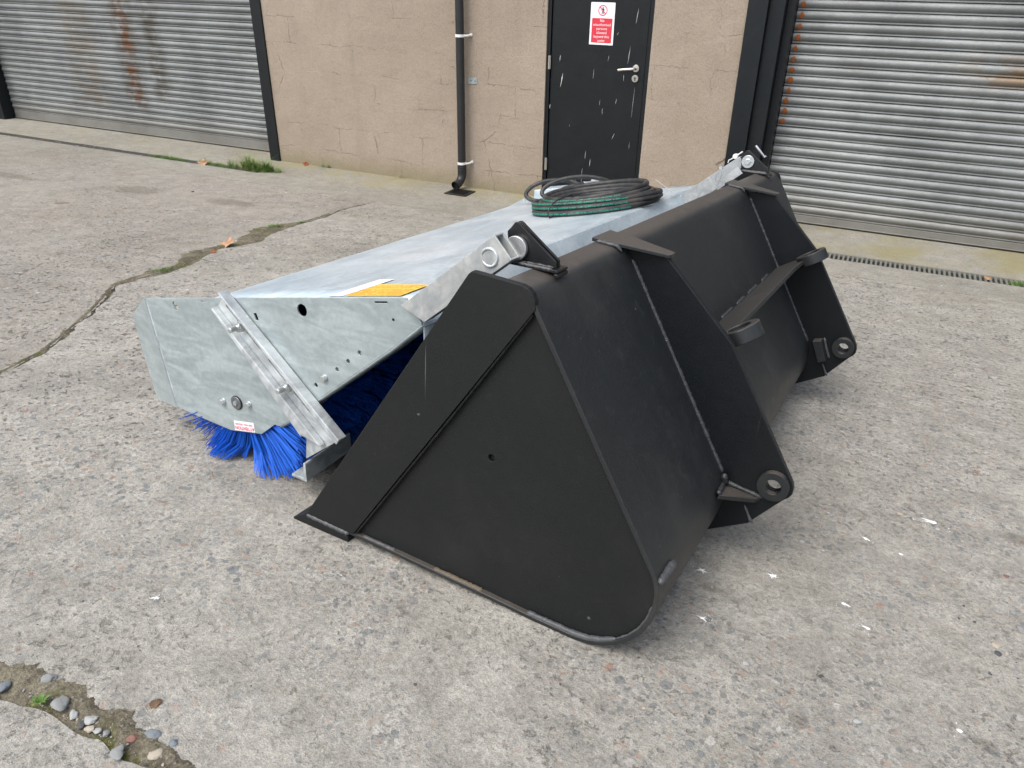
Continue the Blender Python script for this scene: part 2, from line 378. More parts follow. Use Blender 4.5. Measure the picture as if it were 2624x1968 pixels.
M['galv_foot'] = galv('galvanised_foot', (.50, .54, .54), .35, .42, .4, (4, 2, 4), (.27, .31, .32))

def shutter_mat(name, rx, rusty):
    """galvanised laths; rx = list of (x centre, half width, z top, z bottom, strength) rust runs"""
    k = NM(name, True); X, Y, Z = k.xyz()
    n1 = k.noise(1.6, 5, .65); n3 = k.noise(170, 3, .6); n2 = k.noise(7, 5, .7, vec=k.map(scale=(.5, 1, 2.2)))
    c = k.mix(k.smooth(n1, .3, .7), (.150, .160, .160), (.235, .248, .245)); c = k.mix(k.math('MULTIPLY', k.smooth(n2, .5, .75), .5), c, (.15, .148, .13))
    c = k.mix(.5, c, k.mix(1.0, c, k.ramp(n3, [(.3, .65), (.7, 1.35)]), 'MULTIPLY'))
    for (xc, hw, zt, zb, st, colr) in rx:
        wv_ = k.math('ADD', X, k.math('MULTIPLY_ADD', k.noise(2.0, 3, .5, vec=k.map(scale=(.2, 1, 2.5))), .14, -.07))
        a_ = k.smooth(k.math('ABSOLUTE', k.math('SUBTRACT', wv_, xc)), hw, hw * .15)
        zz = k.math('MULTIPLY', k.smooth(Z, zb, zb + .12), k.smooth(Z, zt + .1, zt))
        rn = k.smooth(k.noise(5, 5, .7, vec=k.map(scale=(1, 1, 1.6))), .34, .60)
        c = k.mix(k.math('MULTIPLY', k.math('MULTIPLY', a_, zz), k.math('MULTIPLY', rn, st)), c, colr)
    # grime near the floor
    c = k.mix(k.math('MULTIPLY', k.smooth(Z, .30, .02), .4), c, (.25, .22, .17))
    r = k.math('MULTIPLY_ADD', n2, .2, .44)
    return k.out(c, r, .4, k.bump(n3, .0012, .9, prev=k.bump(k.noise(4, 3), .02, .5)), .5)
RUST = (.23, .085, .028)
M['shutL'] = shutter_mat('shutter_laths_streaked', [(-7.64, .26, 4, .22, .75, (.075, .055, .036)), (-7.645, .12, 4, .30, .9, (.135, .062, .026)), (-7.23, .2, 4, .35, .8, (.07, .06, .042)), (-8.4, .4, 4, .2, .5, (.16, .125, .08))], 1)
M['shutR'] = shutter_mat('shutter_laths_bright', [(.66, .42, 1.21, 1.02, .75, (.19, .115, .05)), (2.3, .5, 1.6, .6, .3, RUST)], 0)
M['rustspot'] = plain('orange_rust', (.27, .085, .022), .9, bump=.002, bscale=150)

def grass_mat(name, a_, b_):
    k = NM(name); n_ = k.noise(22, 3); c = k.mix(k.smooth(n_, .3, .7), a_, b_)
    m = k.out(c, .55, 0, None, .3); k.b.inputs['Subsurface Weight'].default_value = 0
    return m
M['grass'] = grass_mat('grass_blades', (.055, .13, .018), (.16, .24, .06))
M['grassd'] = grass_mat('dry_grass', (.12, .15, .035), (.28, .27, .12))
M['moss'] = grass_mat('moss', (.06, .085, .015), (.13, .14, .03))
M['leaf'] = grass_mat('dead_leaf', (.27, .145, .075), (.40, .25, .155))
M['leafb'] = grass_mat('brown_dead_leaf', (.07, .04, .02), (.14, .08, .04))
M['leafd'] = grass_mat('dark_dead_leaf', (.22, .06, .025), (.33, .10, .04))
for nm, col in (('stone_grey', (.20, .205, .20)), ('stone_pale', (.30, .305, .295)), ('stone_blue', (.14, .16, .175)), ('stone_red', (.17, .085, .065)), ('stone_tan', (.33, .29, .23)), ('stone_dark', (.06, .06, .06))):
    M[nm] = plain(nm, col, .75, 0, bump=.002, bscale=90)
M['dropping'] = plain('bird_dropping_white', (.74, .75, .74), .8, 0, bump=.002, bscale=120)

def rubber_mat():
    k = NM('hose_rubber'); n1 = k.noise(18, 4, .6); c = k.mix(k.smooth(n1, .4, .75), (.018, .019, .02), (.06, .055, .048)); return k.out(c, .5, 0, k.bump(k.noise(260, 2), .0008), .4)
M['rubber'] = rubber_mat(); M['rubber_fit'] = plain('black_fitting', (.012, .012, .012), .45)
M['green'] = plain('green_hose_print', (.012, .30, .20), .5)
def blue_mat():
    k = NM('blue_bristles'); n1 = k.noise(30, 3); c = k.mix(n1, (.004, .06, .40), (.010, .13, .62)); return k.out(c, .5, 0, None, .22)
M['blue'] = blue_mat(); M['bluecore'] = plain('brush_core', (.004, .012, .09), .8)
def yellow_mat():
    k = NM('yellow_label'); return k.out(k.mix(k.noise(30, 3), (.80, .47, .05), (.86, .53, .08)), .3, 0, None, .5)
M['yellow'] = yellow_mat(); M['label'] = plain('white_label', (.78, .78, .77), .3); M['printred'] = plain('label_red', (.6, .02, .10), .4); M['printbrown'] = plain('label_print', (.62, .34, .04), .5)
M['zincdark'] = plain('plated_cap', (.22, .23, .24), .35, .8)
M['blackhole_blade'] = plain('grate_black', (.012, .012, .012), .8)

# ------------------------------------------------------------------ ground
SL, YD = 0.092, 5.57
def zg(y): return SL * (YD - y) if y < YD else 0.0

def struct(o, label=None):
    o['kind'] = 'structure'
    if label: o['label'] = label
    return o

def jag(pts, amp, step, seed, closed=False):
    """roughen a polyline"""
    out = []
    for i in range(len(pts) - 1):
        a, b = Vector(pts[i]), Vector(pts[i + 1]); L = (b - a).length; k = max(1, int(L / step)); d = (b - a).normalized() if L else Vector((1, 0)); nr = Vector((-d.y, d.x))
        for j in range(k):
            p = a.lerp(b, j / k); q = Vector((p.x * 9, p.y * 9, seed))
            o = amp * (mnoise.noise(q) * 1.3 + .8 * mnoise.noise(q * 3.7) + .5 * mnoise.noise(q * 9))
            out.append((p.x + nr.x * o, p.y + nr.y * o))
    out.append(tuple(pts[-1])); return out

def slab(name, poly, m, dz=0.0, th=.05, bevel=.004):
    bm = bmesh.new(); prism(bm, poly, 0, 1, fn=lambda x, y, z: (x, z, zg(z) + dz - (th if y > .5 else 0)))
    return struct(finish(bm, name, m, bevel=bevel, seg=1))

crackA = [(-3.60, 4.985, .003), (-3.623, 4.675, .008), (-3.611, 4.537, .012), (-3.54, 4.275, .03), (-3.529, 4.049, .02), (-3.534, 3.864, .07), (-3.525, 3.721, .10), (-3.404, 3.437, .09), (-3.411, 3.303, .05), (-3.444, 3.171, .045),
          (-3.433, 3.047, .06), (-3.386, 2.945, .09), (-3.312, 2.818, .06), (-3.30, 2.728, .04), (-3.295, 2.601, .06), (-3.306, 2.459, .03), (-3.294, 2.332, .02), (-3.16, 2.165, .02), (-3.06, 2.03, .018), (-2.927, 1.83, .016), (-2.785, 1.605, .016), (-2.708, 1.374, .014), (-2.6, 1.0, .012), (-2.5, .52, .012)]
crackCu = [(-2.5, .52), (-2.0, .51), (-1.6, .515), (-1.36, .512), (-1.316, .531), (-1.24, .536), (-1.178, .538), (-1.145, .53), (-1.097, .526), (-1.054, .542), (-1.007, .528), (-.942, .519), (-.889, .516), (-.80, .508), (-.6, .502), (9, .50)]
crackCl = [(-14, .455), (-2.0, .462), (-1.6, .46), (-1.286, .459), (-1.225, .473), (-1.154, .483), (-1.094, .474), (-1.049, .486), (-1.002, .481), (-.971, .474), (-.917, .483), (-.7, .485), (9, .48)]
Lc = [(x - g_ * .75, y) for x, y, g_ in crackA]; Rc = [(x + g_ * .25, y) for x, y, g_ in crackA]
jL = jag(Lc, .014, .012, 1.3); jR = jag(Rc, .012, .012, 7.7)
jN = jag([(-14, 4.985), (-3.60, 4.985)], .003, .05, 3.0)
slab('yard_slab', jN + jL[1:] + [(-2.515, .50), (-14, .50)], M['yard_far'])
jCu = jag(crackCu, .006, .015, 5.1)
jN2 = jag([(-3.595, 4.985), (9, 4.985)], .003, .05, 4.0)
slab('yard_slab', jN2 + [(9, .50)] + jCu[::-1][1:-1] + [(-2.495, .52)] + jR[::-1][1:], M['yard'])
jCl = jag(crackCl, .006, .015, 9.1)
slab('yard_slab', [(-14, -12)] + jCl + [(9, -12)], M['yard'], dz=-.004)
jS = jag([(-14, 4.993), (-4.4, 4.993), (-3.9, 4.989)], .003, .05, 6.0)
slab('apron', jS + [(-3.9, 5.42), (-5.25, 5.42), (-14, 5.42)], M['apron'])
jS2 = jag([(-3.9, 4.989), (-2, 4.992), (.1, 4.99), (9, 4.992)], .0025, .05, 8.0)
slab('apron', [(-3.9, 4.989)] + jS2[1:] + [(9, 5.405), (-.75, 5.405), (-.75, YD), (-5.25, YD), (-5.25, 5.42), (-3.9, 5.42)], M['apron'])
slab('apron', [(-14, YD), (-5.25, YD), (-.75, YD), (9, YD), (9, 6.6), (-14, 6.6)], M['apron'], bevel=0)
# bed of soil showing in the joints: one wide sheet
bm = bmesh.new(); xs = (-40, 40); ysb = (-40, 5.0, 5.400, 5.406, 5.569, 5.575, 40)
gv = [[bm.verts.new((x, y, zg(y) - (.05 if 5.405 < y < 5.57 else .009))) for x in xs] for y in ysb]
for i in range(6): bm.faces.new([gv[i][0], gv[i][1], gv[i + 1][1], gv[i + 1][0]])
struct(finish(bm, 'ground', M['dirt']))
# trench under the drain grating
# (the soil sheet is cut by the drain body itself)

# drain channel on the right with its slotted grating
dr = empty('drain_channel', (0.2, 5.485, 0)); tag(dr, 'slotted metal drain channel in front of the right roller shutter', 'drain')
Mi = Matrix.Translation((-.2, -5.485, 0))
def child(bm, name, m, parent, **k):
    if parent.type == 'EMPTY' and parent.matrix_world != Matrix.Identity(4): bm.transform(parent.matrix_world.inverted())
    return finish(bm, name, m, parent, **k)
bm = bmesh.new(); box(bm, -.745, 3.2, 5.409, 5.565, -.006, -.004); finish(bm, 'channel_bed', M['blackhole_blade'], dr).matrix_parent_inverse = Mi
for y0, y1 in ((5.409, 5.427), (5.547, 5.565)):
    bm = bmesh.new(); box(bm, -.745, 3.2, y0, y1, -.004, .011); finish(bm, 'side_rail', M['grate'], dr, bevel=.001).matrix_parent_inverse = Mi
bm = bmesh.new(); box(bm, -.0068, .0068, 5.4275, 5.5465, -.004, .009); bar = finish(bm, 'grate_bar', M['grate'], dr, bevel=.001); bar.matrix_parent_inverse = Mi; bar.location.x = -.73
for i in range(1, 76):
    c = bar.copy(); COL.objects.link(c); c.parent = dr; c.matrix_parent_inverse = Mi; c.location.x = -.73 + i * .0298

# soil washed over the slab edges beside the two open cracks
def soil_strip(rows, seed, sc=.5, hf=4):
    bm = bmesh.new(); prev = None
    for k, (lo, hi) in enumerate(rows):
        lo = Vector(lo); hi = Vector(hi); cur = []
        for j in range(8):
            t = j / 7; p = lo.lerp(hi, t); q = Vector((p.x * 16, p.y * 16, seed)); n1 = mnoise.noise(q); n2 = mnoise.noise(q * 4)
            ext = (.5 + .9 * n1 + .35 * n2 + .3 * mnoise.noise(q * 11)) * sc if j == 7 else (.9 * n1 + .5) * sc * .6 * t
            p = p + (hi - lo) * ext
            z = zg(p.y) + (-.010 + .0125 * min(1, t * 1.6)) + .0022 * n2 + .0012 * mnoise.noise(q * 12) - (.0035 if j == 7 else 0)
            cur.append(bm.verts.new((p.x, p.y, z)))
        if prev:
            for j in range(7): bm.faces.new([prev[j], prev[j + 1], cur[j + 1], cur[j]])
        prev = cur
    o = finish(bm, 'soil', M['dirt'], smooth=60); o['kind'] = 'structure'; return o
def interp(pts, x):
    for a_, b_ in zip(pts, pts[1:]):
        if a_[0] <= x <= b_[0]: return a_[1] + (b_[1] - a_[1]) * (x - a_[0]) / max(1e-9, b_[0] - a_[0])
    return pts[-1][1]
soil_strip([((x, interp(crackCl, x) + .004), (x, interp(crackCu, x) + .006)) for x in [-1.5 + .0025 * i for i in range(270)]], 2.0, .26)
rowsA = []
for i in range(len(crackA) - 1):
    (xa, ya, ga), (xb, yb, gb) = crackA[i], crackA[i + 1]; K = max(1, int(abs(ya - yb) / .012))
    for j in range(K):
        t = j / K; x = xa + (xb - xa) * t; y = ya + (yb - ya) * t; g_ = ga + (gb - ga) * t
        if y < 4.4: rowsA.append(((x + g_ * .12, y), (x - g_ * .80 - .010 - g_ * .35, y)))
soil_strip(rowsA, 5.0)

# soil filled channel on the left
bm = bmesh.new(); n_ = 120
for j in range(n_):
    x0 = -13 + (13 - 5.252) * j / n_; x1 = -13 + (13 - 5.252) * (j + 1) / n_
    v = [bm.verts.new((x, y, zg(y) - .004 + .003 * mnoise.noise((x * 7, y * 20, 0)))) for x, y in ((x0, 5.424), (x1, 5.424), (x1, 5.566), (x0, 5.566))]; bm.faces.new(v)
bmesh.ops.remove_doubles(bm, verts=bm.verts, dist=1e-4)
k_ = NM('silted_channel'); nn_ = k_.noise(60, 5, .7); M['silt'] = k_.out(k_.mix(nn_, (.025, .024, .022), (.075, .07, .06)), .9, 0, k_.bump(nn_, .004), .3)
struct(finish(bm, 'silted_channel', M['silt']))

# ------------------------------------------------------------------ building
WY = 5.97; SHY = 6.25; TOP = 4.2
wl = empty('workshop_wall', (-3.2, WY, 0)); tag(wl, 'cracked tan rendered wall between the two roller shutters', 'wall')
dx0, dx1, dzt = -2.569, -1.719, 2.12
bm = bmesh.new()
prism(bm, [(-5.435, -.06), (dx0, -.06), (dx0, dzt), (dx1, dzt), (dx1, -.06), (-1.056, -.06), (-1.056, TOP), (-5.435, TOP)], WY, 6.6)
child(bm, 'rendered_panel', M['wall'], wl)
bm = bmesh.new(); prism(bm, [(-14, -.06), (-10.2, -.06), (-10.2, TOP), (-14, TOP)], WY, 6.6); child(bm, 'rendered_panel', M['wall'], wl)
bm = bmesh.new(); box(bm, -10.2, -5.435, 5.99, 6.6, 3.7, TOP); child(bm, 'lintel', M['wall'], wl)
bm = bmesh.new(); box(bm, -1.056, 9, 5.99, 6.6, 3.7, TOP); child(bm, 'lintel', M['wall'], wl)
bm = bmesh.new(); box(bm, -10.2, 9, 6.42, 6.6, -.06, 3.7); child(bm, 'inner_wall', M['hole'], wl)

# steel columns
def col_obj(label, parts):
    e = empty('steel_column', (parts[0][0], parts[0][2], 0)); tag(e, label, 'column')
    for (x0, x1, y0, y1) in parts:
        bm = bmesh.new(); box(bm, x0, x1, y0, y1, -.03, 3.69); child(bm, 'flange', M['column'], e, bevel=.003)
    return e
col_obj('single black steel column at the right side of the rust-streaked shutter', [(-5.559, -5.437, 5.955, 6.23)])
col_obj('wide stepped black steel column left of the bright shutter', [(-1.054, -.918, 5.945, 6.4), (-.9165, -.812, 6.0, 6.41), (-.8105, -.756, 6.09, 6.2)])
col_obj('black steel column at the left side of the rust-streaked shutter', [(-10.19, -9.93, 6.10, 6.39)])

def shutter(label, x0, x1, m, z0, pitch, spots=False):
    e = empty('roller_shutter', ((x0 + x1) / 2, SHY, 0)); tag(e, label, 'roller shutter')
    # curved lath profile (y towards the yard is negative)
    prof = []
    for i in range(11):
        t = i / 10; prof.append((-.016 * math.sin(math.pi * min(1, t)) ** .75 if 0 < t < 1 else 0, .20 + .77 * t))
    prof = [(.001, .97 + .015), *[(y, z) for y, z in prof[::-1]], (-.003, .185), (-.0075, .15), (-.0085, .06), (-.004, .02), (.006, .005)]
    bm = bmesh.new()
    a_ = [bm.verts.new((x0, SHY + y, z * pitch)) for y, z in prof]; b_ = [bm.verts.new((x1, SHY + y, z * pitch)) for y, z in prof]
    for i in range(len(prof) - 1): bm.faces.new([a_[i], a_[i + 1], b_[i + 1], b_[i]])
    bmesh.ops.recalc_face_normals(bm, faces=bm.faces)
    if sum((f.normal.y for f in bm.faces)) > 0: bmesh.ops.reverse_faces(bm, faces=bm.faces)
    first = child(bm, 'lath', m, e, smooth=50, recalc=False)
    base_z = z0; n_ = int((3.69 - z0) / pitch)
    first.location.z += base_z
    for i in range(1, n_):
        c = first.copy(); COL.objects.link(c); c.parent = e; c.location.z = base_z + i * pitch + random.uniform(-.0007, .0007); c.location.y += random.uniform(-.0012, .0012); c.rotation_euler = (random.uniform(-.02, .02), random.uniform(-.0003, .0003), 0)
    bm = bmesh.new(); box(bm, x0 + .004, x1 - .004, SHY - .012, SHY + .012, .014, z0 - .002); box(bm, x0 + .004, x1 - .004, SHY - .022, SHY - .0125, .012, .02)
    child(bm, 'bottom_rail', m, e, bevel=.002)
    bm = bmesh.new(); box(bm, x0, x1, SHY + .02, SHY + .03, .0, 3.69); child(bm, 'curtain_back', M['hole'], e)
    if spots:
        bm = bmesh.new(); rnd = random.Random(3)
        for i in range(9, n_):
            z = base_z + i * pitch; xw = x0 + .03 + rnd.uniform(0, .008); hw = rnd.uniform(.017, .023)
            ring = []
            for k in range(10):
                an = 2 * math.pi * k / 10; rr = rnd.uniform(.75, 1.2)
                zz = (.52 + .32 * math.sin(an) * rr); yy = -.016 * max(0, math.sin(math.pi * min(1, max(0, (zz - .2) / .77)))) ** .75 - .0030
                ring.append(bm.verts.new((xw + hw * math.cos(an) * rr, SHY + yy, z + zz * pitch)))
            cen = bm.verts.new((xw, SHY - .0195, z + .56 * pitch))
            for k in range(10): bm.faces.new([cen, ring[k], ring[(k + 1) % 10]])
        o = child(bm, 'rust_spots', M['rustspot'], e, smooth=60); o['kind'] = 'stuff'
    return e
shutter('left galvanised roller shutter with brown rust streaks down its laths', -9.92, -5.56, M['shutL'], .104, .0705)
shutter('right galvanised roller shutter with orange rust spots down its left edge', -.756, 6.2, M['shutR'], .069, .0716, True)

# door
dr_ = empty('entrance_door', (-2.144, 6.0, 0)); tag(dr_, 'scratched black door between the drainpipe and the wide steel column', 'door')
bm = bmesh.new(); prism(bm, [(dx0 + .0015, .0), (dx0 + .03, .0), (dx0 + .03, dzt - .03), (dx1 - .035, dzt - .03), (dx1 - .035, 0), (dx1 - .0015, 0), (dx1 - .0015, dzt - .0015), (dx0 + .0015, dzt - .0015)], 5.985, 6.08)
child(bm, 'door_frame', M['black_door'], dr_, bevel=.003)
bm = bmesh.new(); box(bm, dx0 + .034, dx1 - .040, 6.0, 6.045, .008, dzt - .034); child(bm, 'door_leaf', M['black_door'], dr_, bevel=.003)
bm = bmesh.new(); box(bm, dx0 + .002, dx1 - .002, 6.046, 6.4, .0, dzt); child(bm, 'door_back', M['hole'], dr_)
bm = bmesh.new(); cyl(bm, (-1.828, 5.996, 1.075), (-1.828, 5.988, 1.075), .026, 24); child(bm, 'handle_rose', M['brushed'], dr_, bevel=.001, smooth=40)
bm = bmesh.new(); tube(bm, [(-1.828, 5.996, 1.075), (-1.828, 5.952, 1.075), (-1.834, 5.944, 1.075), (-1.845, 5.941, 1.074), (-1.90, 5.941, 1.068), (-1.952, 5.942, 1.060)], .0095, 12); child(bm, 'door_handle', M['brushed'], dr_, smooth=50)
bm = bmesh.new(); cyl(bm, (-1.828, 5.996, 1.003), (-1.828, 5.988, 1.003), .026, 24); lk = child(bm, 'lock_rose', M['brushed'], dr_, bevel=.001, smooth=40)
bm = bmesh.new(); cyl(bm, (-1.828, 5.9885, 1.006), (-1.828, 5.984, 1.006), .0085, 14); box(bm, -1.832, -1.824, 5.984, 5.9875, .986, 1.006); bm.transform(Matrix.Translation((2.144, -6.0, 0))); finish(bm, 'lock_cylinder', M['zincdark'], lk)
for z in (1.08, .285, 1.85):
    bm = bmesh.new(); cyl(bm, (-2.545, 5.981, z - .05), (-2.545, 5.981, z + .05), .008, 10); box(bm, -2.553, -2.533, 5.9835, 5.9848, z - .05, z + .05); child(bm, 'hinge', M['brushed'], dr_)
chips = [((-2.457, 1.136), (-2.461, 1.091), 4), ((-2.429, 1.003), (-2.446, .901), 8), ((-2.53, .764), (-2.532, .728), 4), ((-1.847, 1.488), (-1.86, 1.382), 3), ((-1.888, 1.226), (-1.898, 1.101), 2.6), ((-2.168, 1.05), (-2.172, .978), 1.4), ((-1.923, 1.025), (-1.92, .977), 2.4),
         ((-2.103, .829), (-2.103, .787), 1.4), ((-1.967, .843), (-1.97, .807), 2.2), ((-2.078, .766), (-2.076, .72), 2), ((-1.96, .585), (-1.981, .535), 2), ((-2.197, .422), (-2.199, .357), 2.2), ((-2.152, .362), (-2.156, .302), 2.8), ((-2.218, .28), (-2.221, .153), 1.8), ((-2.053, 1.153), (-2.059, 1.113), 1.8), ((-1.826, .943), (-1.832, .72), 1.1), ((-1.83, .531), (-1.832, .473), 1.5), ((-2.27, .2), (-2.272, .14), 1.2), ((-2.35, .62), (-2.352, .6), 1.2), ((-1.99, 1.32), (-2.0, 1.30), 2)]
bm = bmesh.new(); rnd = random.Random(5)
for (p, q, wd) in chips:
    L_, R_ = [], []; K = 6
    for i in range(K + 1):
        t = i / K; x = p[0] + (q[0] - p[0]) * t + rnd.uniform(-1, 1) * .0008; z = p[1] + (q[1] - p[1]) * t; h_ = wd * .0005 * math.sin(math.pi * (t * .9 + .05)) * rnd.uniform(.5, 1.3) + .0002
        L_.append(bm.verts.new((x - h_, 5.9993, z))); R_.append(bm.verts.new((x + h_, 5.9993, z)))
    for i in range(K): bm.faces.new([L_[i], R_[i], R_[i + 1], L_[i + 1]])
child(bm, 'scratches', M['chip'], dr_)

# warning sign
sg = empty('warning_sign', (-2.124, 5.998, 1.37)); tag(sg, 'white and red warning sign reading No unauthorised persons allowed beyond this point', 'sign')
sx0, sx1, sz0, sz1 = -2.2215, -2.029, 1.226, 1.518
def rrect(x0, x1, z0, z1, r, n=5):
    P = []
    for cx, cz, a0 in ((x1 - r, z1 - r, 0), (x0 + r, z1 - r, 90), (x0 + r, z0 + r, 180), (x1 - r, z0 + r, 270)):
        for i in range(n + 1): P.append((cx + r * math.cos(rad(a0 + 90 * i / n)), cz + r * math.sin(rad(a0 + 90 * i / n))))
    return P
bm = bmesh.new(); prism(bm, rrect(sx0, sx1, sz0, sz1, .003), 5.9955, 5.9985); child(bm, 'panel', M['signwhite'], sg)
bm = bmesh.new(); prism(bm, rrect(sx0 + .015, sx1 - .015, sz0 + .014, 1.410, .005), 5.9948, 5.9953); child(bm, 'red_panel', M['red'], sg)
bm = bmesh.new(); scx, scz = -2.125, 1.463; annulus(bm, scx, scz, .0305, .0365, 5.9948, 5.9953, 40)
u1 = Vector((1, -1)).normalized(); u2 = Vector((1, 1)).normalized()
prism(bm, [tuple(Vector((scx, scz)) + u1 * a_ + u2 * b_) for a_, b_ in ((-.031, -.003), (.031, -.003), (.031, .003), (-.031, .003))], 5.9938, 5.9945)
child(bm, 'prohibition_ring', M['printred'], sg)
bm = bmesh.new(); prism(bm, circ(scx + .001, scz + .020, .0042, 14), 5.9949, 5.9953)
for pg in ([(-.006, .014), (.008, .014), (.007, -.004), (-.004, -.004)], [(-.004, -.0035), (.0015, -.0035), (-.004, -.024), (-.009, -.024)], [(.002, -.0035), (.007, -.0035), (.0085, -.024), (.0045, -.024)], [(-.0062, .0135), (-.0035, .0125), (-.010, -.001), (-.0125, .000)], [(.0082, .0135), (.006, .0115), (.0105, -.002), (.013, -.001)]):
    prism(bm, [(scx + x, scz + z) for x, z in pg], 5.9946, 5.9953)
child(bm, 'walking_figure', M['ink'], sg)
bm = bmesh.new()
for s_, z in (('No', 1.3845), ('unauthorised', 1.357), ('persons', 1.3295), ('allowed', 1.302), ('beyond this', 1.2745), ('point', 1.247)):
    put_text(bm, s_, .0275, lambda x, y, z=z: (-2.125 + x * .98, 5.9942, z + y), .0)
child(bm, 'lettering', M['signwhite'], sg)

# drainpipe
PX, PY = -3.31, 5.90
dp = empty('drainpipe', (PX, PY, 0)); tag(dp, 'black plastic drainpipe with two white clips on the tan wall', 'drainpipe')
bm = bmesh.new(); cyl(bm, (PX, PY, .17), (PX, PY, 4.2), .0345, 28); child(bm, 'pipe', M['pvc'], dp, smooth=40)
bm = bmesh.new()
pts = [(PX, PY, .205), (PX, PY, .13), (PX - .001, PY - .004, .105), (PX - .004, PY - .022, .075), (PX - .008, PY - .055, .055), (PX - .014, PY - .105, .044)]
tube(bm, pts, .039, 28, cap=False, rad_fn=lambda i: (.0385, .0385, .0375, .037, .037, .0385)[i]); tube(bm, [(PX - .014, PY - .104, .044), (PX - .006, PY - .05, .057)], .033, 28, cap=False)
child(bm, 'shoe', M['pvc'], dp, smooth=50)
bm = bmesh.new(); cyl(bm, (PX - .0115, PY - .085, .048), (PX - .011, PY - .083, .0485), .033, 24); child(bm, 'shoe_mouth', M['hole'], dp)
for z in (.168, .19):
    bm = bmesh.new(); tube(bm, [(PX, PY, z - .005), (PX, PY, z), (PX, PY, z + .005)], .04, 28, cap=False, rad_fn=lambda i: (.0385, .0405, .0385)[i]); child(bm, 'collar', M['pvc'], dp, smooth=60)
for z in (1.245, .222, 2.4):
    bm = bmesh.new(); annulus(bm, 0, 0, .0348, .0385, -.0105, .0105, 28); bm.transform(Matrix.Translation((PX, PY, z)) @ Matrix.Rotation(rad(90), 4, 'X'))
    tube(bm, [(PX + .035, PY + .002, z), (PX + .052, PY + .012, z), (PX + .064, PY + .04, z + .002), (PX + .066, WY - .003, z + .004)], .0085, 10)
    cyl(bm, (PX + .066, WY - .008, z + .004), (PX + .066, WY + .001, z + .004), .014, 14); child(bm, 'pipe_clip', M['white'], dp, smooth=50, bevel=.001)
bk = empty('wall_bracket', (-3.225, WY, .9)); tag(bk, 'small galvanised bracket screwed to the wall beside the drainpipe', 'bracket')
bm = bmesh.new(); prism(bm, [(-3.275, .876), (-3.19, .876), (-3.19, .922), (-3.275, .922)], WY - .006, WY - .001, [circ(-3.207, .899, .005, 12)]); child(bm, 'plate', M['galv'], bk)
for x in (-3.207, -3.245):
    bm = bmesh.new(); cyl(bm, (x, WY - .011, .899), (x, WY - .0065, .899), .0055, 8); child(bm, 'screw', M['zincdark'], bk)
gy = empty('gully_grate', (-3.25, 5.74, 0)); tag(gy, 'square black gully grate under the mouth of the drainpipe', 'grate')
bm = bmesh.new(); prism(bm, [(-3.355, 5.655), (-3.145, 5.655), (-3.145, 5.845), (-3.355, 5.845)], 0, 1, [[(-3.335, 5.675), (-3.165, 5.675), (-3.165, 5.825), (-3.335, 5.825)]], fn=lambda x, y, z: (x, z, .002 + .008 * y)); child(bm, 'frame', M['rubber_fit'], gy, bevel=.001)
bm = bmesh.new(); box(bm, -3.334, -3.166, 5.676, 5.824, .0015, .003); child(bm, 'sump', M['blackhole_blade'], gy)
for i in range(9):
    bm = bmesh.new(); x = -3.327 + i * .01925; box(bm, x - .004, x + .004, 5.676, 5.824, .0035, .0085); child(bm, 'grate_bar', M['rubber_fit'], gy)

# ------------------------------------------------------------------ machine frame: x along the side plate, y along the bucket, z up off the yard
U = Vector((.99700, -.07622, .00701)); W_ = Vector((0, SL, 1)).normalized()
A = Vector((math.sin(rad(4.4)), math.cos(rad(4.4)), -SL * math.cos(rad(4.4)))).normalized(); U = A.cross(W_)
O = Vector((-1.2068, 1.2090, .4012))
MM = Matrix(((U.x, A.x, W_.x, O.x), (U.y, A.y, W_.y, O.y), (U.z, A.z, W_.z, O.z), (0, 0, 0, 1)))
BL = 2.19
bk_ = empty('loader_bucket', mat=MM); tag(bk_, 'large black steel loader bucket in front of the galvanised sweeper', 'loader bucket')
def part(bm, name, m, parent=bk_, **k): return finish(bm, name, m, parent, **k)

# shell: floor, heel, back, top fold
out = [(.186, .022), (.35, .018), (.60, .009), (.74, .002), (.83, 0), (.865, .004), (.90, .016), (.932, .034), (.96, .06), (.982, .09), (.997, .125), (1.004, .16), (1.005, .195), (1.0, .222), (.992, .243), (.978, .265),
       (.684, .738), (.679, .747), (.672, .756), (.663, .7645), (.652, .770), (.640, .7725), (.608, .7775)]
bm = bmesh.new(); prism(bm, offset_poly(out, .010), -.007, BL + .007); part(bm, 'shell', M['black'], smooth=30, bevel=.0012)
# side plates with the thicker front strip
main = [(.200, .026), (.35, .0255), (.60, .018), (.74, .0115), (.83, .0105), (.862, .0145), (.896, .027), (.927, .0445), (.953, .068), (.973, .096), (.9865, .128), (.993, .162), (.994, .194), (.989, .219), (.981, .240), (.968, .262), (.676, .733), (.655, .757), (.608, .766), (.60, .764), (.55, .7)]
strip = [(.044, .030), (.205, .030), (.683, .735), (.680, .752), (.674, .764), (.664, .7725), (.650, .777), (.545, .7835), (.537, .783), (.529, .776)]
for s0, s1, t0, t1 in ((.006, .018, -.010, .0055), (BL - .018, BL - .006, BL - .0055, BL + .010)):
    bm = bmesh.new(); prism(bm, main, s0, s1, [circ(.594, .375, .0085, 16)]); part(bm, 'side_plate', M['black_side'], bevel=.001)
    bm = bmesh.new(); prism(bm, strip, t0, t1); part(bm, 'side_strip', M['black_side'], bevel=.0018)
bm = bmesh.new(); cyl(bm, (.594, .016, .375), (.594, .03, .375), .01, 12); part(bm, 'hole_shadow_plate', M['hole'])
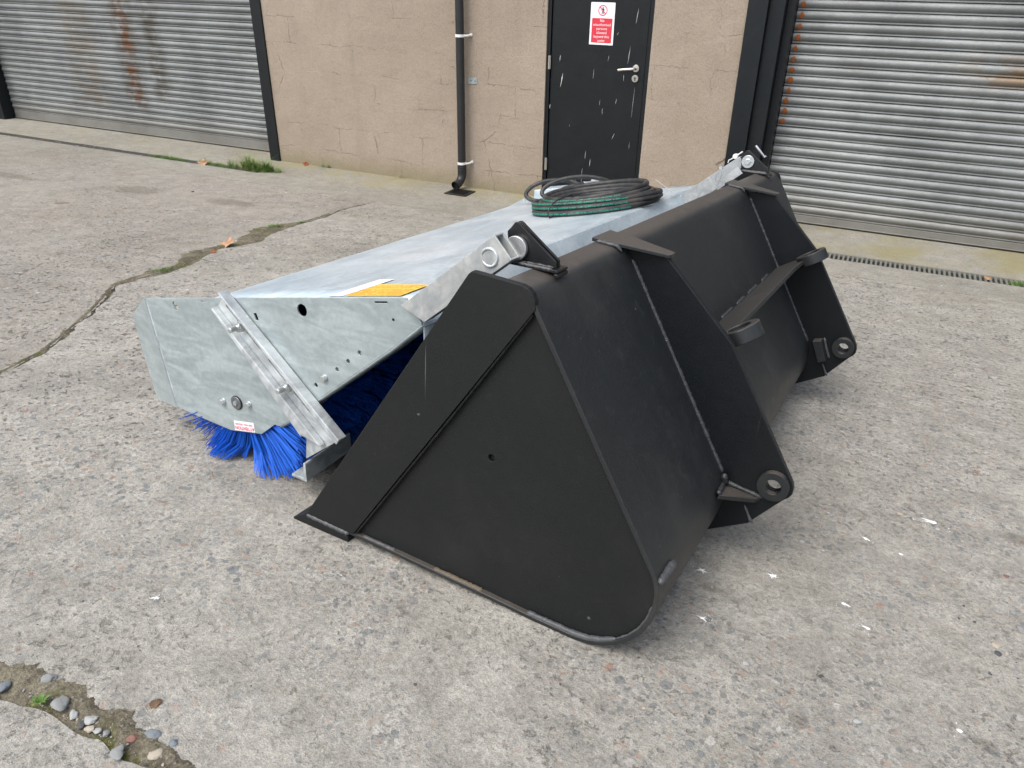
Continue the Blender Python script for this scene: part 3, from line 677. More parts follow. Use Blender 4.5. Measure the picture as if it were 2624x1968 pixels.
# cutting edge
bm = bmesh.new(); prism(bm, [(0, .0), (.012, -.001), (.190, -.004), (.190, .0155), (.185, .0165), (.05, .029), (.04, .029), (.0, .006)], -.012, BL + .012)
part(bm, 'cutting_edge', M['black_side'], bevel=.0015)
# stitch welds
def welds(lst, r, m, s0, nm='weld_bead'):
    for i, (pts, mm_) in enumerate(lst):
        bm = bmesh.new(); bead(bm, pts, r, seed=s0 + i); part(bm, nm, mm_ or m, smooth=70)
E_ = -.007
welds([([(.045, E_, .028), (.19, E_, .0235)], None), ([(.228, .001, .027), (.335, .001, .0245)], None), ([(.45, .001, .0215), (.592, .001, .0175)], M['weldr']),
       ([(.71, .001, .0125), (.83, .001, .0105), (.862, .001, .0135), (.896, .001, .0255), (.927, .001, .043)], None)], .0072, M['weld'], 10)
welds([([(.335, .001, .0215), (.45, .001, .0185)], M['weldr']), ([(.592, .001, .0155), (.71, .001, .0095)], M['weldr']), ([(.927, .001, .0435), (.953, .001, .067), (.973, .001, .095), (.9865, .001, .127), (.993, .001, .162)], None)], .0032, M['weld'], 20)
welds([([(.975, .001, .262), (.679, .001, .738)], None)], .0012, M['weldd'], 24)
welds([([(.213, -.004, .034), (.50, -.004, .457), (.676, -.004, .722)], M['black_side'])], .0035, M['weld'], 26)
welds([([(1.001, -.004, .228), (1.002, .085, .226)], None)], .0095, M['weld'], 30)
# loader brackets
brk = [(.655, .757), (.768, .757), (.79, .737), (.955, .580), (1.157, .266), (1.1615, .252), (1.1615, .238), (1.155, .226), (1.145, .217), (1.082, .133), (1.076, .123), (.955, .051), (.94, .06), (.985, .12), (.995, .16), (.996, .195), (.985, .238), (.972, .256), (.678, .732)]
BC = (1.116, .252)
def bracket(s0, s1, bs0, bs1):
    bm = bmesh.new(); prism(bm, brk, s0, s1, [circ(*BC, .0198, 24)]); b = part(bm, 'loader_bracket', M['black_brk'], bevel=.0018)
    bm = bmesh.new(); annulus(bm, *BC, .0198, .038, bs0, s0 - .0005, 32); annulus(bm, *BC, .0198, .038, s1 + .0005, bs1, 32)
    h_ = part(bm, 'pin_bush', M['black'], b, smooth=40, bevel=.0015)
    for p in ([(.684, .738), (.83, .503), (.978, .265), (.992, .243)],):
        for sy in (s0 - .003, s1 + .003):
            bm = bmesh.new(); bead(bm, [(x, sy, z) for x, z in p], .0062, seed=int(sy * 100)); part(bm, 'weld_bead', M['weldd'], b, smooth=70)
    bm = bmesh.new(); bead(bm, [(1.058, s0 - .001, .172), (1.068, s0 - .001, .155), (1.081, s0 - .001, .132), (1.084, s0 + .01, .126)], .004, seed=4); part(bm, 'weld_bead', M['weld'], b, smooth=70)
    return b
b1 = bracket(.485, .503, .467, .505); b2 = bracket(1.655, 1.678, 1.633, 1.70)
# triangular stiffener on the near bracket, stop block on the far one
bm = bmesh.new(); V = [(1.008, .398, .226), (1.000, .484, .215), (1.095, .484, .205), (1.085, .470, .205)]
top = [bm.verts.new(p) for p in V]; bot = [bm.verts.new((p[0] - .004, p[1], p[2] - .012)) for p in V]
bm.faces.new(top); bm.faces.new(bot[::-1])
for i in range(4): bm.faces.new([top[i], bot[i], bot[(i + 1) % 4], top[(i + 1) % 4]])
part(bm, 'stiffener', M['black'], b1, bevel=.0015)
bm = bmesh.new(); bead(bm, [(1.006, .40, .23), (1.0, .482, .222), (1.05, .482, .215), (1.098, .482, .208)], .006, seed=2); part(bm, 'weld_bead', M['weldd'], b1, smooth=70)
bm = bmesh.new(); bead(bm, [(1.0, .462, .252), (1.004, .468, .222)], .010, seed=3); part(bm, 'weld_bead', M['black'], b1, smooth=70)
bm = bmesh.new(); prism(bm, [(1.010, .262), (1.040, .270), (1.072, .196), (1.046, .184)], 1.612, 1.654); part(bm, 'stop_block', M['black'], b2, bevel=.003)
bm = bmesh.new(); bead(bm, [(1.045, 1.652, .272), (1.060, 1.652, .235), (1.078, 1.652, .198)], .005, seed=6); part(bm, 'weld_bead', M['weld'], b2, smooth=70)
# top gusset plates over the fold
for s in (.4965, 1.6665):
    bm = bmesh.new(); d_ = .0
    P = [(.600, s - .075), (.600, s + .035), (.66, s + .04), (.778, s + .02), (.781, s + .01), (.781, s - .013), (.778, s - .02)]
    prism(bm, P, 0, 1, fn=lambda x, y, z: (x, z, (.7780 - (x - .60) * .13) + .009 * y)); part(bm, 'top_gusset', M['black'], bevel=.0015)
    bm = bmesh.new(); bead(bm, [(.612, s - .073, .780), (.66, s - .062, .774), (.672, s - .058, .762)], .005, seed=8); part(bm, 'weld_bead', M['weld'], smooth=70)
# pick-up plate with two lifting eyes between the brackets
N_ = Vector((.849, .528)); T_ = Vector((.528, -.849))
def ep(n, s, t): return (.832 + N_.x * n + T_.x * t, s, .497 + N_.y * n + T_.y * t)
bm = bmesh.new(); P = [(-.004, .512), (-.004, 1.652), (.10, 1.652), (.118, 1.56), (.105, 1.47), (.104, .72), (.118, .63), (.10, .512)]
prism(bm, P, -.006, .006, fn=lambda x, y, z: ep(x, z, y)); part(bm, 'cross_plate', M['black'], bevel=.0015)
for sc in (.606, 1.596):
    bm = bmesh.new(); prism(bm, circ(.138, sc, .052, 32), -.018, .018, [circ(.138, sc, .030, 28)], fn=lambda x, y, z: ep(x, z, y)); part(bm, 'lifting_eye', M['black'], smooth=40, bevel=.002)
for i, (a_, b_) in enumerate(((.90, 1.02), (1.07, 1.16), (1.21, 1.33), (1.40, 1.50))):
    bm = bmesh.new(); bead(bm, [ep(.0, a_, -.008), ep(.0, b_, -.008)], .0075, seed=40 + i); part(bm, 'weld_bead', M['weldd'], smooth=70)
# pin brackets on the top edge of the bucket
pb = [(.556, .776), (.544, .786), (.5445, .80), (.5395, .842), (.547, .850), (.5565, .8625), (.5625, .863), (.567, .861), (.6555, .797), (.657, .776)]
def pinbracket(s, side):
    sa = (s, s + .0065, s + .015, s + .0215)
    bm = bmesh.new(); prism(bm, pb, sa[0], sa[1]); b = part(bm, 'pin_bracket', M['black_gloss'], bevel=.001)
    bm = bmesh.new(); prism(bm, pb, sa[2], sa[3]); part(bm, 'rear_cheek', M['black_gloss'], b, bevel=.001)
    bm = bmesh.new(); prism(bm, [(.554, .861), (.5605, .8605), (.585, .842), (.578, .836)], sa[1] + .0003, sa[2] - .0003); part(bm, 'spacer', M['brushed'], b)
    bm = bmesh.new(); box(bm, .545, .668, s - .014, s + .033, .7775, .7835); part(bm, 'base_plate', M['black_gloss'], b, bevel=.001)
    for k, sy in enumerate((s - .003, s - .010)):
        bm = bmesh.new(); bead(bm, [(.548, sy, .7850 - .003 * k), (.655, sy, .7850 - .003 * k)], .0042, seed=50 + k); part(bm, 'weld_bead', M['weld'] if k else M['black_gloss'], b, smooth=70)
    bm = bmesh.new(); box(bm, .662, .671, s - .018, s + .03, .769, .7765); part(bm, 'tab', M['black_gloss'], b, bevel=.0015)
pinbracket(.119, -1); pinbracket(2.030, 1)

# ------------------------------------------------------------------ sweeper
sw = empty('sweeper_attachment', mat=MM); tag(sw, 'galvanised hooded sweeper with a blue bristle roller hooked on the bucket', 'road sweeper')
def sp(bm, name, m, parent=sw, **k): return finish(bm, name, m, parent, **k)
plate = [(-.663, .456), (-.655, .419), (-.584, .122), (-.515, .117), (-.353, .112), (-.224, .139), (-.172, .183), (-.166, .187), (-.157, .1865), (-.148, .187), (-.083, .233), (.005, .315), (.245, .512), (.334, .590), (.338, .599), (.293, .652), (.247, .643)]
def slot(cx, cz, ax, az_, L, r, n=8):
    d = Vector((ax, az_)).normalized(); a0 = math.atan2(d.y, d.x); P = []
    for sgn in (1, -1):
        for i in range(n + 1): t = a0 + (0 if sgn > 0 else math.pi) - math.pi / 2 + math.pi * i / n; P.append((cx + sgn * d.x * L / 2 + r * math.cos(t), cz + sgn * d.y * L / 2 + r * math.sin(t)))
    return P
eh = Vector((.769, -.639))
holes = [circ(-.036, .552, .0165, 24), [(-.2145, .5055), (-.2035, .5085), (-.1955, .4905), (-.2065, .4875)], slot(-.533, .459, .5, -.9, .012, .008), circ(-.002, .353, .0062, 12), circ(.074, .417, .0062, 12), circ(.112, .449, .0062, 12), circ(.15, .481, .0065, 12),
         circ(-.114, .259, .007, 12), slot(-.406, .499, 1, .2, .024, .0022, 4), slot(.219, .626, 1, .2, .036, .002, 4), circ(.255, .590, .004, 10)]
for s0, s1, hh in ((.1, .105, holes), (2.395, 2.40, ())):
    bm = bmesh.new(); prism(bm, plate, s0, s1, hh); ep_ = sp(bm, 'end_plate', M['galv'], bevel=.001)
    # folded flange under the rear edge and on the front edge
    sg_ = 1 if s0 < 1 else -1
    bm = bmesh.new(); ln = [(-.148, .187), (-.083, .233), (.005, .315), (.245, .512), (.338, .597)]
    y0 = s0 if sg_ > 0 else s1
    a_ = [bm.verts.new((x, y0 + sg_ * .001, z)) for x, z in ln]; b_ = [bm.verts.new((x + .003, y0 + sg_ * .008, z - .004)) for x, z in ln]; c_ = [bm.verts.new((x + .003, y0 + sg_ * .05, z - .004)) for x, z in ln]
    for i in range(4): bm.faces.new([a_[i], a_[i + 1], b_[i + 1], b_[i]]); bm.faces.new([b_[i], b_[i + 1], c_[i + 1], c_[i]])
    o = sp(bm, 'lower_flange', M['galv'], ep_, smooth=60); md = o.modifiers.new('t', 'SOLIDIFY'); md.thickness = .003
    bm = bmesh.new(); V = [(-.665, s0, .4565), (-.5855, s0, .1215), (-.742, s0 + sg_ * .045, .090), (-.772, s0 + sg_ * .045, .214), (-.797, s0 + sg_ * .043, .345), (-.799, s0 + sg_ * .043, .358), (-.786, s0 + sg_ * .040, .374)]
    bm.faces.new([bm.verts.new(p) for p in V]); o = sp(bm, 'front_flange', M['galv'], ep_); md = o.modifiers.new('t', 'SOLIDIFY'); md.thickness = .004
    bm = bmesh.new(); tube(bm, [(-.6645, s0 + .001, .455), (-.5855, s0 + .001, .123)], .003, 8); sp(bm, 'fold', M['galv_rail'], ep_, smooth=60)  # paler rail zinc along the fold line paints in its highlight
bm = bmesh.new(); prism(bm, [(-.02, .37), (.16, .50), (.185, .47), (.01, .33)], .1075, .1095); sp(bm, 'backing_strip', M['galv'])
# hood sheet
S0, S1, NS = .1055, 2.3945, 24
bm = bmesh.new(); rows = []
for j in range(NS + 1):
    s = S0 + (S1 - S0) * j / NS; uf = -.366 - .087 * (s - .1)
    pr = [(uf - .085, .30), (uf - .055, .41), (uf - .012, .500 + .2055 * (uf + .334) * .5), (uf, .5925 + .2055 * uf), (uf + .2, .5925 + .2055 * (uf + .2)), (.0, .5925), (.15, .6235), (.27, .6475), (.283, .6495), (.292, .6465), (.338, .5985), (.342, .590), (.345, .50)]
    rows.append([bm.verts.new((x, s, z + (.0015 * mnoise.noise((x * 3, s * 3, 1)) if 3 < k < 8 else 0))) for k, (x, z) in enumerate(pr)])
for j in range(NS):
    for i in range(len(rows[0]) - 1): bm.faces.new([rows[j][i], rows[j][i + 1], rows[j + 1][i + 1], rows[j + 1][i]])
hood = sp(bm, 'hood', M['galv_hood'], smooth=24); md = hood.modifiers.new('t', 'SOLIDIFY'); md.thickness = .004; md.offset = -1
# make sure thickness goes inwards
bm = bmesh.new(); prism(bm, [(.345, .50), (.405, .50), (.405, .51), (.352, .51), (.352, .60), (.345, .60)], .30, 2.2); sp(bm, 'rear_beam', M['galv'], bevel=.001)
bm = bmesh.new(); prism(bm, [(.18, .46), (.338, .595), (.39, .54), (.30, .43)], .335, .34); sp(bm, 'inner_gusset', M['galv'])
# slotted mounting rail
def e2(e, n): return (eh.x * e + .639 * n, eh.y * e + .769 * n)
nl, nr = .163, .2325
bl_ = [(-.046, .121), (.108, .240)]
web = [e2(-.583, nl), e2(-.583, nr), (.100, .2365), (-.046, .121), (-.0385, .199)]
web = [e2(-.583, nl), (-.0385, .199), (-.046, .121), (.1, .234), e2(-.583, nr)]
sl1 = slot(*e2(-.530, .199), *eh, .056, .0065); sl2 = slot(*e2(-.437, .199), *eh, .054, .0065); sl3 = slot(*e2(-.335, .199), *eh, .064, .0065); sl4 = slot(*e2(-.225, .199), *eh, .056, .0065)
rl = bmesh.new(); prism(rl, web, .091, .097, [sl1, sl2, sl3, sl4]); rail = sp(rl, 'mounting_rail', M['galv_rail'], bevel=.0012)
bm = bmesh.new(); prism(bm, [e2(-.587, nr - .006), e2(-.587, nr), (.1, .2345), e2(-.070, nr - .006)], .066, .097); sp(bm, 'rail_flange', M['galv_rail'], rail, bevel=.0022)
bm = bmesh.new(); prism(bm, [e2(-.583, nl - .001), e2(-.583, nl + .005), e2(-.10, nl + .005), (-.0385, .206), (-.0385, .199)], .070, .0905); sp(bm, 'rail_flange', M['galv_rail'], rail, bevel=.0022)
for e in (-.489, -.279):
    cx, cz = e2(e, .196)
    bm = bmesh.new(); cyl(bm, (cx, .0908, cz), (cx, .0885, cz), .019, 24); sp(bm, 'washer', M['steel'], rail, smooth=40)
    bm = bmesh.new(); tube(bm, [(cx, .0883, cz), (cx, .074, cz)], .0145, 6); nut = sp(bm, 'nut', M['steel'], rail, bevel=.0012)
    bm = bmesh.new(); cyl(bm, (cx, .0738, cz), (cx, .0715, cz), .0115, 20); cyl(bm, (cx, .0715, cz), (cx, .048, cz), .0078, 18); cyl(bm, (cx, .048, cz), (cx, .0465, cz), .0078, 18, .0055); sp(bm, 'stud', M['steel'], nut and rail, smooth=40)
# angle iron foot
bm = bmesh.new(); fl = [(-.087, .0615), (-.032, .0605), (-.030, .0625), (-.032, .114), (-.034, .118), (-.039, .118), (-.0405, .114), (-.040, .069), (-.086, .069)]
prism(bm, fl, .073, .262, fn=lambda x, y, z: (x + (y - .073) * -.02, y, z + (y - .073) * .07)); sp(bm, 'hook_foot', M['galv_foot'], bevel=.002)
# hub, bolts
bm = bmesh.new(); cyl(bm, (-.313, .0995, .214), (-.313, .094, .214), .0195, 28); hb = sp(bm, 'bearing_cap', M['zincdark'], smooth=40, bevel=.001)
bm = bmesh.new(); annulus(bm, -.313, .214, .0195, .0215, .0965, .0995, 28); sp(bm, 'rubber_ring', M['rubber_fit'], hb)
bm = bmesh.new(); cyl(bm, (-.313, .0938, .214), (-.313, .090, .214), .0075, 6); sp(bm, 'centre_bolt', M['steel'], hb)
for x, z in ((-.371, .201), (-.263, .222), (.031, .382)):
    bm = bmesh.new(); cyl(bm, (x, .0995, z), (x, .0975, z), .0105, 18); tube(bm, [(x, .0974, z), (x, .089, z)], .0092, 6); sp(bm, 'bolt', M['steel'], smooth=35, bevel=.0007)
# ATTENTION label, upside down on the end plate
lb = [(-.335, .150), (-.253, .166), (-.250, .1365), (-.333, .119)]
bm = bmesh.new(); prism(bm, lb, .0992, .0998); al = sp(bm, 'warning_label', M['label'])
cxl, czl = -.2925, .1425; dx_ = Vector((.0825, .0165)).normalized(); dz_ = Vector((-dx_.y, dx_.x))
def lf(oy, sx=1.0):
    def f(x, y):
        p = Vector((cxl, czl)) + dx_ * (-x * sx) + dz_ * (-(y + oy)); return (p.x, .0988, p.y)
    return f
bm = bmesh.new(); put_text(bm, 'ATTENTION', .0145, lf(.0015), .03); put_text(bm, 'KEEP WELL GREASED', .0078, lf(-.0085), .02); sp(bm, 'lettering', M['printred'], al)
# labels on the hood
def hp(u, s, h): return (u, s, .5925 + .2055 * u + h)
def quad(pts, m, name, par, h):
    bm = bmesh.new(); vs1 = [bm.verts.new(hp(u, s, h)) for u, s in pts]; bm.faces.new(vs1); return sp(bm, name, m, par)
quad([(-.045 + .09, .1085), (.094, .1085), (.105, .30), (.052, .30)], M['label'], 'white_label', hood, .0022)
yl = quad([(.098, .1085), (.270, .1085), (.270, .225), (.105, .240)], M['yellow'], 'yellow_label', hood, .0025)
bm = bmesh.new()
for j in range(10):
    s = .118 + j * .0105; u0 = .104; n_ = 22
    for i in range(n_):
        if random.random() < .82:
            ua = u0 + (i + random.random() * .3) * .0072; 
            if ua > .262: continue
            if j % 7 == 6: continue
            v = [bm.verts.new(hp(a_, b_, .0032)) for a_, b_ in ((ua, s), (ua + .0052, s), (ua + .0052, s + .0042), (ua, s + .0042))]; bm.faces.new(v)
sp(bm, 'fine_print', M['printbrown'], yl)['kind'] = 'stuff'
# lifting arms (box tube), washers, pins
def arm(s0, s1, wsh):
    d = Vector((.218, .183)).normalized(); nn = Vector((-d.y, d.x)); b0 = Vector((.361, .613) if wsh > 0 else (.345, .601)); Lb = .2846 if wsh > 0 else .29; wd = .062
    def q(l, n): p = b0 + d * l + nn * n; return (p.x, p.y)
    t = .004
    bm = bmesh.new()
    rect_o = [(s0, 0), (s1, 0), (s1, wd), (s0, wd)]; rect_i = [(s0 + t, t), (s1 - t, t), (s1 - t, wd - t), (s0 + t, wd - t)]
    st = {0: [-.012, -.012, -.064, -.064]}
    rings = []
    for R_, ls in ((rect_o, None), (rect_i, None)):
        a_ = []; b_ = []
        for (s, n) in R_:
            l0 = .004 if n < wd / 2 else -.030
            x, z = q(l0, n); a_.append(bm.verts.new((x, s, z)))
            x, z = q(Lb + (.0 if n < wd / 2 else -.004), n); b_.append(bm.verts.new((x, s, z)))
        rings.append((a_, b_))
    for a_, b_ in rings:
        for i in range(4): bm.faces.new([a_[i], a_[(i + 1) % 4], b_[(i + 1) % 4], b_[i]])
    for k in (0, 1):
        for i in range(4): bm.faces.new([rings[0][k][i], rings[0][k][(i + 1) % 4], rings[1][k][(i + 1) % 4], rings[1][k][i]])
    ar = sp(bm, 'lifting_arm', M['galv_tube'], bevel=.0012)
    px_, pz_ = q(.243, .031)
    sn = s0 if wsh > 0 else s1
    bm = bmesh.new(); bead(bm, [(px_ + .0185 * math.cos(rad(a_)), sn - .001 * wsh, pz_ + .0185 * math.sin(rad(a_))) for a_ in range(-150, 190, 20)], .0035, seed=9); sp(bm, 'weld_ring', M['galv_rail'], ar, smooth=70)
    bm = bmesh.new(); cyl(bm, (px_, sn - .002 * wsh, pz_), (px_, sn + .004 * wsh, pz_), .016, 24); sp(bm, 'pin_end', M['galv_tube'], ar, smooth=40, bevel=.0008)
    return ar, (px_, pz_)
ar1, pc = arm(.073, .108, 1)
bm = bmesh.new(); pcx, pcz = .566, .8115; cyl(bm, (pcx, .1083, pcz), (pcx, .1178, pcz), .0255, 28); sp(bm, 'washer', M['steel'], ar1, smooth=40, bevel=.001)
ar2, pc2 = arm(2.062, 2.10, -1)
bm = bmesh.new(); cyl(bm, (.5705, 2.0285, .820), (.5705, 2.022, .820), .0255, 28); w2 = sp(bm, 'washer', M['steel'], ar2, smooth=40, bevel=.001)
bm = bmesh.new(); cyl(bm, (.5705, 2.0218, .820), (.5705, 2.015, .820), .0125, 6); sp(bm, 'pin_head', M['steel'], ar2, bevel=.001)
# near cheek on the far arm and the linch pin hanging by its chain
bm = bmesh.new(); d = Vector((.222, .187)).normalized(); prism(bm, [(.467, .722), (.541, .800), (.566, .777), (.475, .697)], 1.985, 1.99); sp(bm, 'arm_cheek', M['galv_tube'], ar2, bevel=.001)
bm = bmesh.new(); cyl(bm, (.478, 1.982, .790), (.478, 1.97, .790), .007, 14); tube(bm, [(.478, 1.976, .790), (.463, 1.974, .765), (.462, 1.974, .745), (.472, 1.974, .728)], .0012, 6); tube(bm, [(.478, 1.976, .790), (.487, 1.974, .765), (.478, 1.974, .738), (.470, 1.974, .72)], .0012, 6); sp(bm, 'linch_pin', M['steel'], ar2, smooth=50)
bm = bmesh.new(); tube(bm, [(.508, 2.01, .826), (.546, 2.01, .858)], .0028, 8); cyl(bm, (.521, 2.0, .838), (.521, 2.02, .838), .010, 16); tube(bm, [(.508, 2.01, .826), (.497, 2.01, .820), (.494, 2.01, .808)], .0022, 8); sp(bm, 'spring_pin', M['white'], ar2, smooth=50)
bm = bmesh.new(); tube(bm, [(.583, 2.06, .882), (.592, 2.06, .874), (.627, 2.06, .840), (.631, 2.06, .847)], .0048, 8); sp(bm, 'pin_handle', M['steel'], ar2, smooth=50)
# motor and manifold at the far end of the hood
bm = bmesh.new(); box(bm, -.50, -.14, 2.20, 2.212, -.01, .055, fn=lambda x, y, z: hp(x, y, z)); box(bm, -.50, -.14, 2.212, 2.36, .045, .055, fn=lambda x, y, z: hp(x, y, z)); sp(bm, 'motor_cover', M['galv_hood'], bevel=.003)
bm = bmesh.new(); cyl(bm, hp(-.20, 2.27, .05), hp(-.20, 2.27, .085), .03, 20, .018); sp(bm, 'dome_cap', M['galv_rail'], smooth=60, bevel=.002)
# brush roller
BC2 = (-.313, .214); BR = .262
bm = bmesh.new(); cyl(bm, (BC2[0], .112, BC2[1]), (BC2[0], 2.39, BC2[1]), .075, 24); sp(bm, 'brush_core', M['bluecore'], smooth=40)
rnd = random.Random(11)
VV, FF = [], []
PLB = [(x * 1.0, z) for x, z in plate]
def bristle(s, an, R_, near):
    dr_ = Vector((math.cos(an), 0, math.sin(an))); tg = Vector((-math.sin(an), 0, math.cos(an)))
    r = rnd.uniform(.0011, .0018); c = Vector((BC2[0], s, BC2[1])); L = R_ * TL * rnd.uniform(.97, 1.02)
    bend = TB + rnd.gauss(0, .005); sy = rnd.gauss(0, .006) - (near * rnd.uniform(.0, .035))
    P = [c + dr_ * .07, c + dr_ * (.07 + (L - .07) * .5) + tg * bend * .25 + Vector((0, sy * .3, 0)), c + dr_ * L + tg * bend + Vector((0, sy, 0))]
    if P[2].z < .006:
        d_ = .006 - P[2].z; P[2].z = .006 + rnd.random() * .006; P[2].x += d_ * (1.0 if an > -math.pi / 2 else -1.0) * .8; P[2].y -= d_ * .5 * near
        P[1].x += d_ * .3 * (1.0 if an > -math.pi / 2 else -1.0)
    if P[2].y < .11 and pip((P[2].x, P[2].z), PLB): P[2].y = .108 + rnd.random() * .01; P[1].y = max(P[1].y, .108)
    elif P[1].y < .107 and pip((P[1].x, P[1].z), PLB): P[1].y = .108
    if P[2].y < .074: P[2].y = rnd.uniform(.074, .09)
    x = tg * r; y = Vector((0, r, 0)); b = len(VV)
    for i, p in enumerate(P):
        k = 1 if i < 2 else .8
        VV.extend([p + x * k, p - x * .5 * k + y * .87 * k, p - x * .5 * k - y * .87 * k])
    for i in range(2):
        for j in range(3):
            q0 = b + i * 3 + j; q1 = b + i * 3 + (j + 1) % 3; FF.append((q0, q1, q1 + 3, q0 + 3))
    FF.append((b + 6, b + 7, b + 8))
s = .116
while s < 2.37:
    near = max(0, 1 - (s - .116) / .06)
    nb = 62 if s < .25 else (56 if s < .9 else 34)
    for k in range(nb):
        an0 = rnd.uniform(-math.pi, math.pi)
        if s > .9 and (math.pi * .35 < an0 < math.pi * .8): continue
        TL = rnd.uniform(.92, 1.03); TB = rnd.gauss(0, .012)
        for q in range(4): bristle(s + rnd.uniform(-.004, .004), an0 + rnd.gauss(0, .012), BR, near)
    s += .009 if s < .25 else .016
me = bpy.data.meshes.new('bristles'); me.from_pydata([tuple(v) for v in VV], [], FF); me.materials.append(M['blue'])
br = bpy.data.objects.new('bristles', me); COL.objects.link(br); br.parent = sw; br['kind'] = 'stuff'

# ------------------------------------------------------------------ hydraulic hoses coiled on the hood
hz = empty('hydraulic_hoses', mat=MM); tag(hz, 'coil of black hydraulic hoses with green print lying on the galvanised hood', 'hose')
HR = .0108
def catmull(P, n=10, close=False):
    P = [Vector(p) for p in P]; out = []; N = len(P)
    rng = range(N) if close else range(N - 1)
    for i in rng:
        if close: p0, p1, p2, p3 = P[i - 1], P[i], P[(i + 1) % N], P[(i + 2) % N]
        else: p0, p1, p2, p3 = P[max(i - 1, 0)], P[i], P[i + 1], P[min(i + 2, N - 1)]
        for j in range(n):
            t = j / n; out.append(.5 * ((2 * p1) + (-p0 + p2) * t + (2 * p0 - 5 * p1 + 4 * p2 - p3) * t * t + (-p0 + 3 * p1 - 3 * p2 + p3) * t ** 3))
    if not close: out.append(P[-1])
    return out
def hose_txt(par, path, s, i0, side, up, size=.0078):
    """wrap print round the hose: path = points, side angle from local up"""
    L = [0]
    for i in range(1, len(path)): L.append(L[-1] + (path[i] - path[i - 1]).length)
    V, F = text2d(s, size, .03, 'LEFT'); bm = bmesh.new(); vv = []
    w_ = max(x for x, y in V); sgn = -1
    for x, y in V:
        t = L[i0] + (w_ - x if sgn < 0 else x)
        k = min(max(1, next((j for j in range(1, len(L)) if L[j] >= t), len(L) - 1)), len(path) - 1)
        f = (t - L[k - 1]) / max(1e-6, L[k] - L[k - 1]); p = path[k - 1].lerp(path[k], min(1, f)); d = (path[k] - path[k - 1]).normalized()
        upv = Vector((0, 0, 1)); sd_ = d.cross(upv).normalized(); u2_ = sd_.cross(d).normalized()
        ang = up + sgn * (y - size * .35) / HR * -1
        nrm = sd_ * math.cos(ang) + u2_ * math.sin(ang)
        vv.append(bm.verts.new(p + nrm * (HR + .0005)))
    for f in F:
        try: bm.faces.new([vv[i] for i in f])
        except ValueError: pass
    return finish(bm, 'lettering', M['green'], par)
random.seed(21)
TXT = 'FLEXOPULSE - EN857 2SC DN12 / ISO 11237 R16 - WP 27.5 MPa / 275 bar / 3990 psi - MSHA - 3Q2024 - '
# each loop: points (u, s, height above hood)
def loop(cu, cs, ru, rs, h_front, h_back, h_side=.02, tw=0, n=16, skew=0):
    P = []
    for i in range(n):
        t = 2 * math.pi * i / n - math.pi / 2
        u_ = cu + ru * math.cos(t + tw); s_ = cs + rs * math.sin(t + tw) + skew * math.cos(t)
        fb = (1 + math.sin(t)) / 2
        P.append(hp(u_, s_, h_front * (1 - fb) + h_back * fb + h_side * max(0, math.cos(t)) * .5))
    return P
coil = [(.048, 1.715, .250, .262, HR + .001, .012, 0), (.042, 1.735, .262, .245, .028, .022, .0), (.032, 1.75, .265, .238, .043, .034, .0), (.022, 1.775, .235, .215, .036, .046, .0), (.008, 1.795, .218, .200, .042, .060, .0), (.0, 1.81, .215, .195, .050, .076, .01)]
for i, (cu, cs, ru, rs, hf, hb_, hsd) in enumerate(coil):
    path = catmull(loop(cu, cs, ru, rs, hf, hb_, hsd), 8, True)
    bm = bmesh.new(); tube(bm, path, HR, 12, close=True); h_ = finish(bm, 'hose_turn', M['rubber'], hz, smooth=80)
    # print on the camera side of the front of each turn
    N = len(path); pp = path[-int(N * .22):] + path[:int(N * .30)]
    if i < 5: hose_txt(h_, pp, (TXT[(i * 29) % 80:] + TXT + TXT)[:int(sum((pp[q + 1] - pp[q]).length for q in range(len(pp) - 1)) / .00515)], 2, 1, rad((0, 12, 18, 25, 30)[i]))
# tails going back to the motor with crimped fittings
def tail(P, name='hose_tail'):
    bm = bmesh.new(); tube(bm, catmull([hp(*p) for p in P], 8), HR * .95, 12); return finish(bm, name, M['rubber'], hz, smooth=80)
tail([(-.38, 2.03, .014), (-.43, 2.03, .026), (-.465, 2.05, .052), (-.45, 2.09, .084), (-.39, 2.13, .100), (-.30, 2.17, .088), (-.22, 2.19, .05)])
tail([(-.325, 2.03, .024), (-.365, 2.03, .044), (-.365, 2.05, .074), (-.31, 2.08, .100), (-.22, 2.12, .106), (-.13, 2.16, .086), (-.07, 2.2, .05)])
tail([(-.235, 1.95, .05), (-.21, 1.93, .068), (-.17, 1.94, .078), (-.13, 1.99, .078)])
for P in ([(-.38, 2.03, .014), (-.34, 2.04, .013), (-.28, 2.06, .016)], [(-.325, 2.03, .024), (-.30, 2.045, .022), (-.25, 2.07, .02)], [(-.135, 1.985, .078), (-.115, 2.015, .076), (-.095, 2.045, .072)]):
    bm = bmesh.new(); tube(bm, [hp(*p) for p in P], .0135, 14, rad_fn=lambda i: (.0135, .0125, .016)[i]); finish(bm, 'crimp_fitting', M['steel'], hz, smooth=50, bevel=.0007)
# cable tie round the front of the bundle
bm = bmesh.new()
for uu in (-.02,):
    ring = [hp(uu, 1.432, .004), hp(uu, 1.418, .03), hp(uu + .004, 1.46, .060), hp(uu + .006, 1.54, .068), hp(uu + .004, 1.63, .066), hp(uu, 1.64, .01), hp(uu, 1.47, .001)]
    tube(bm, catmull(ring, 5, True), .003, 6, close=True)
finish(bm, 'cable_tie', M['rubber_fit'], hz, smooth=60)
bm = bmesh.new(); tube(bm, [hp(.215, 1.95, .075), hp(.30, 1.93, .02)], .0009, 6); finish(bm, 'wire_tail', M['zincdark'], hz)

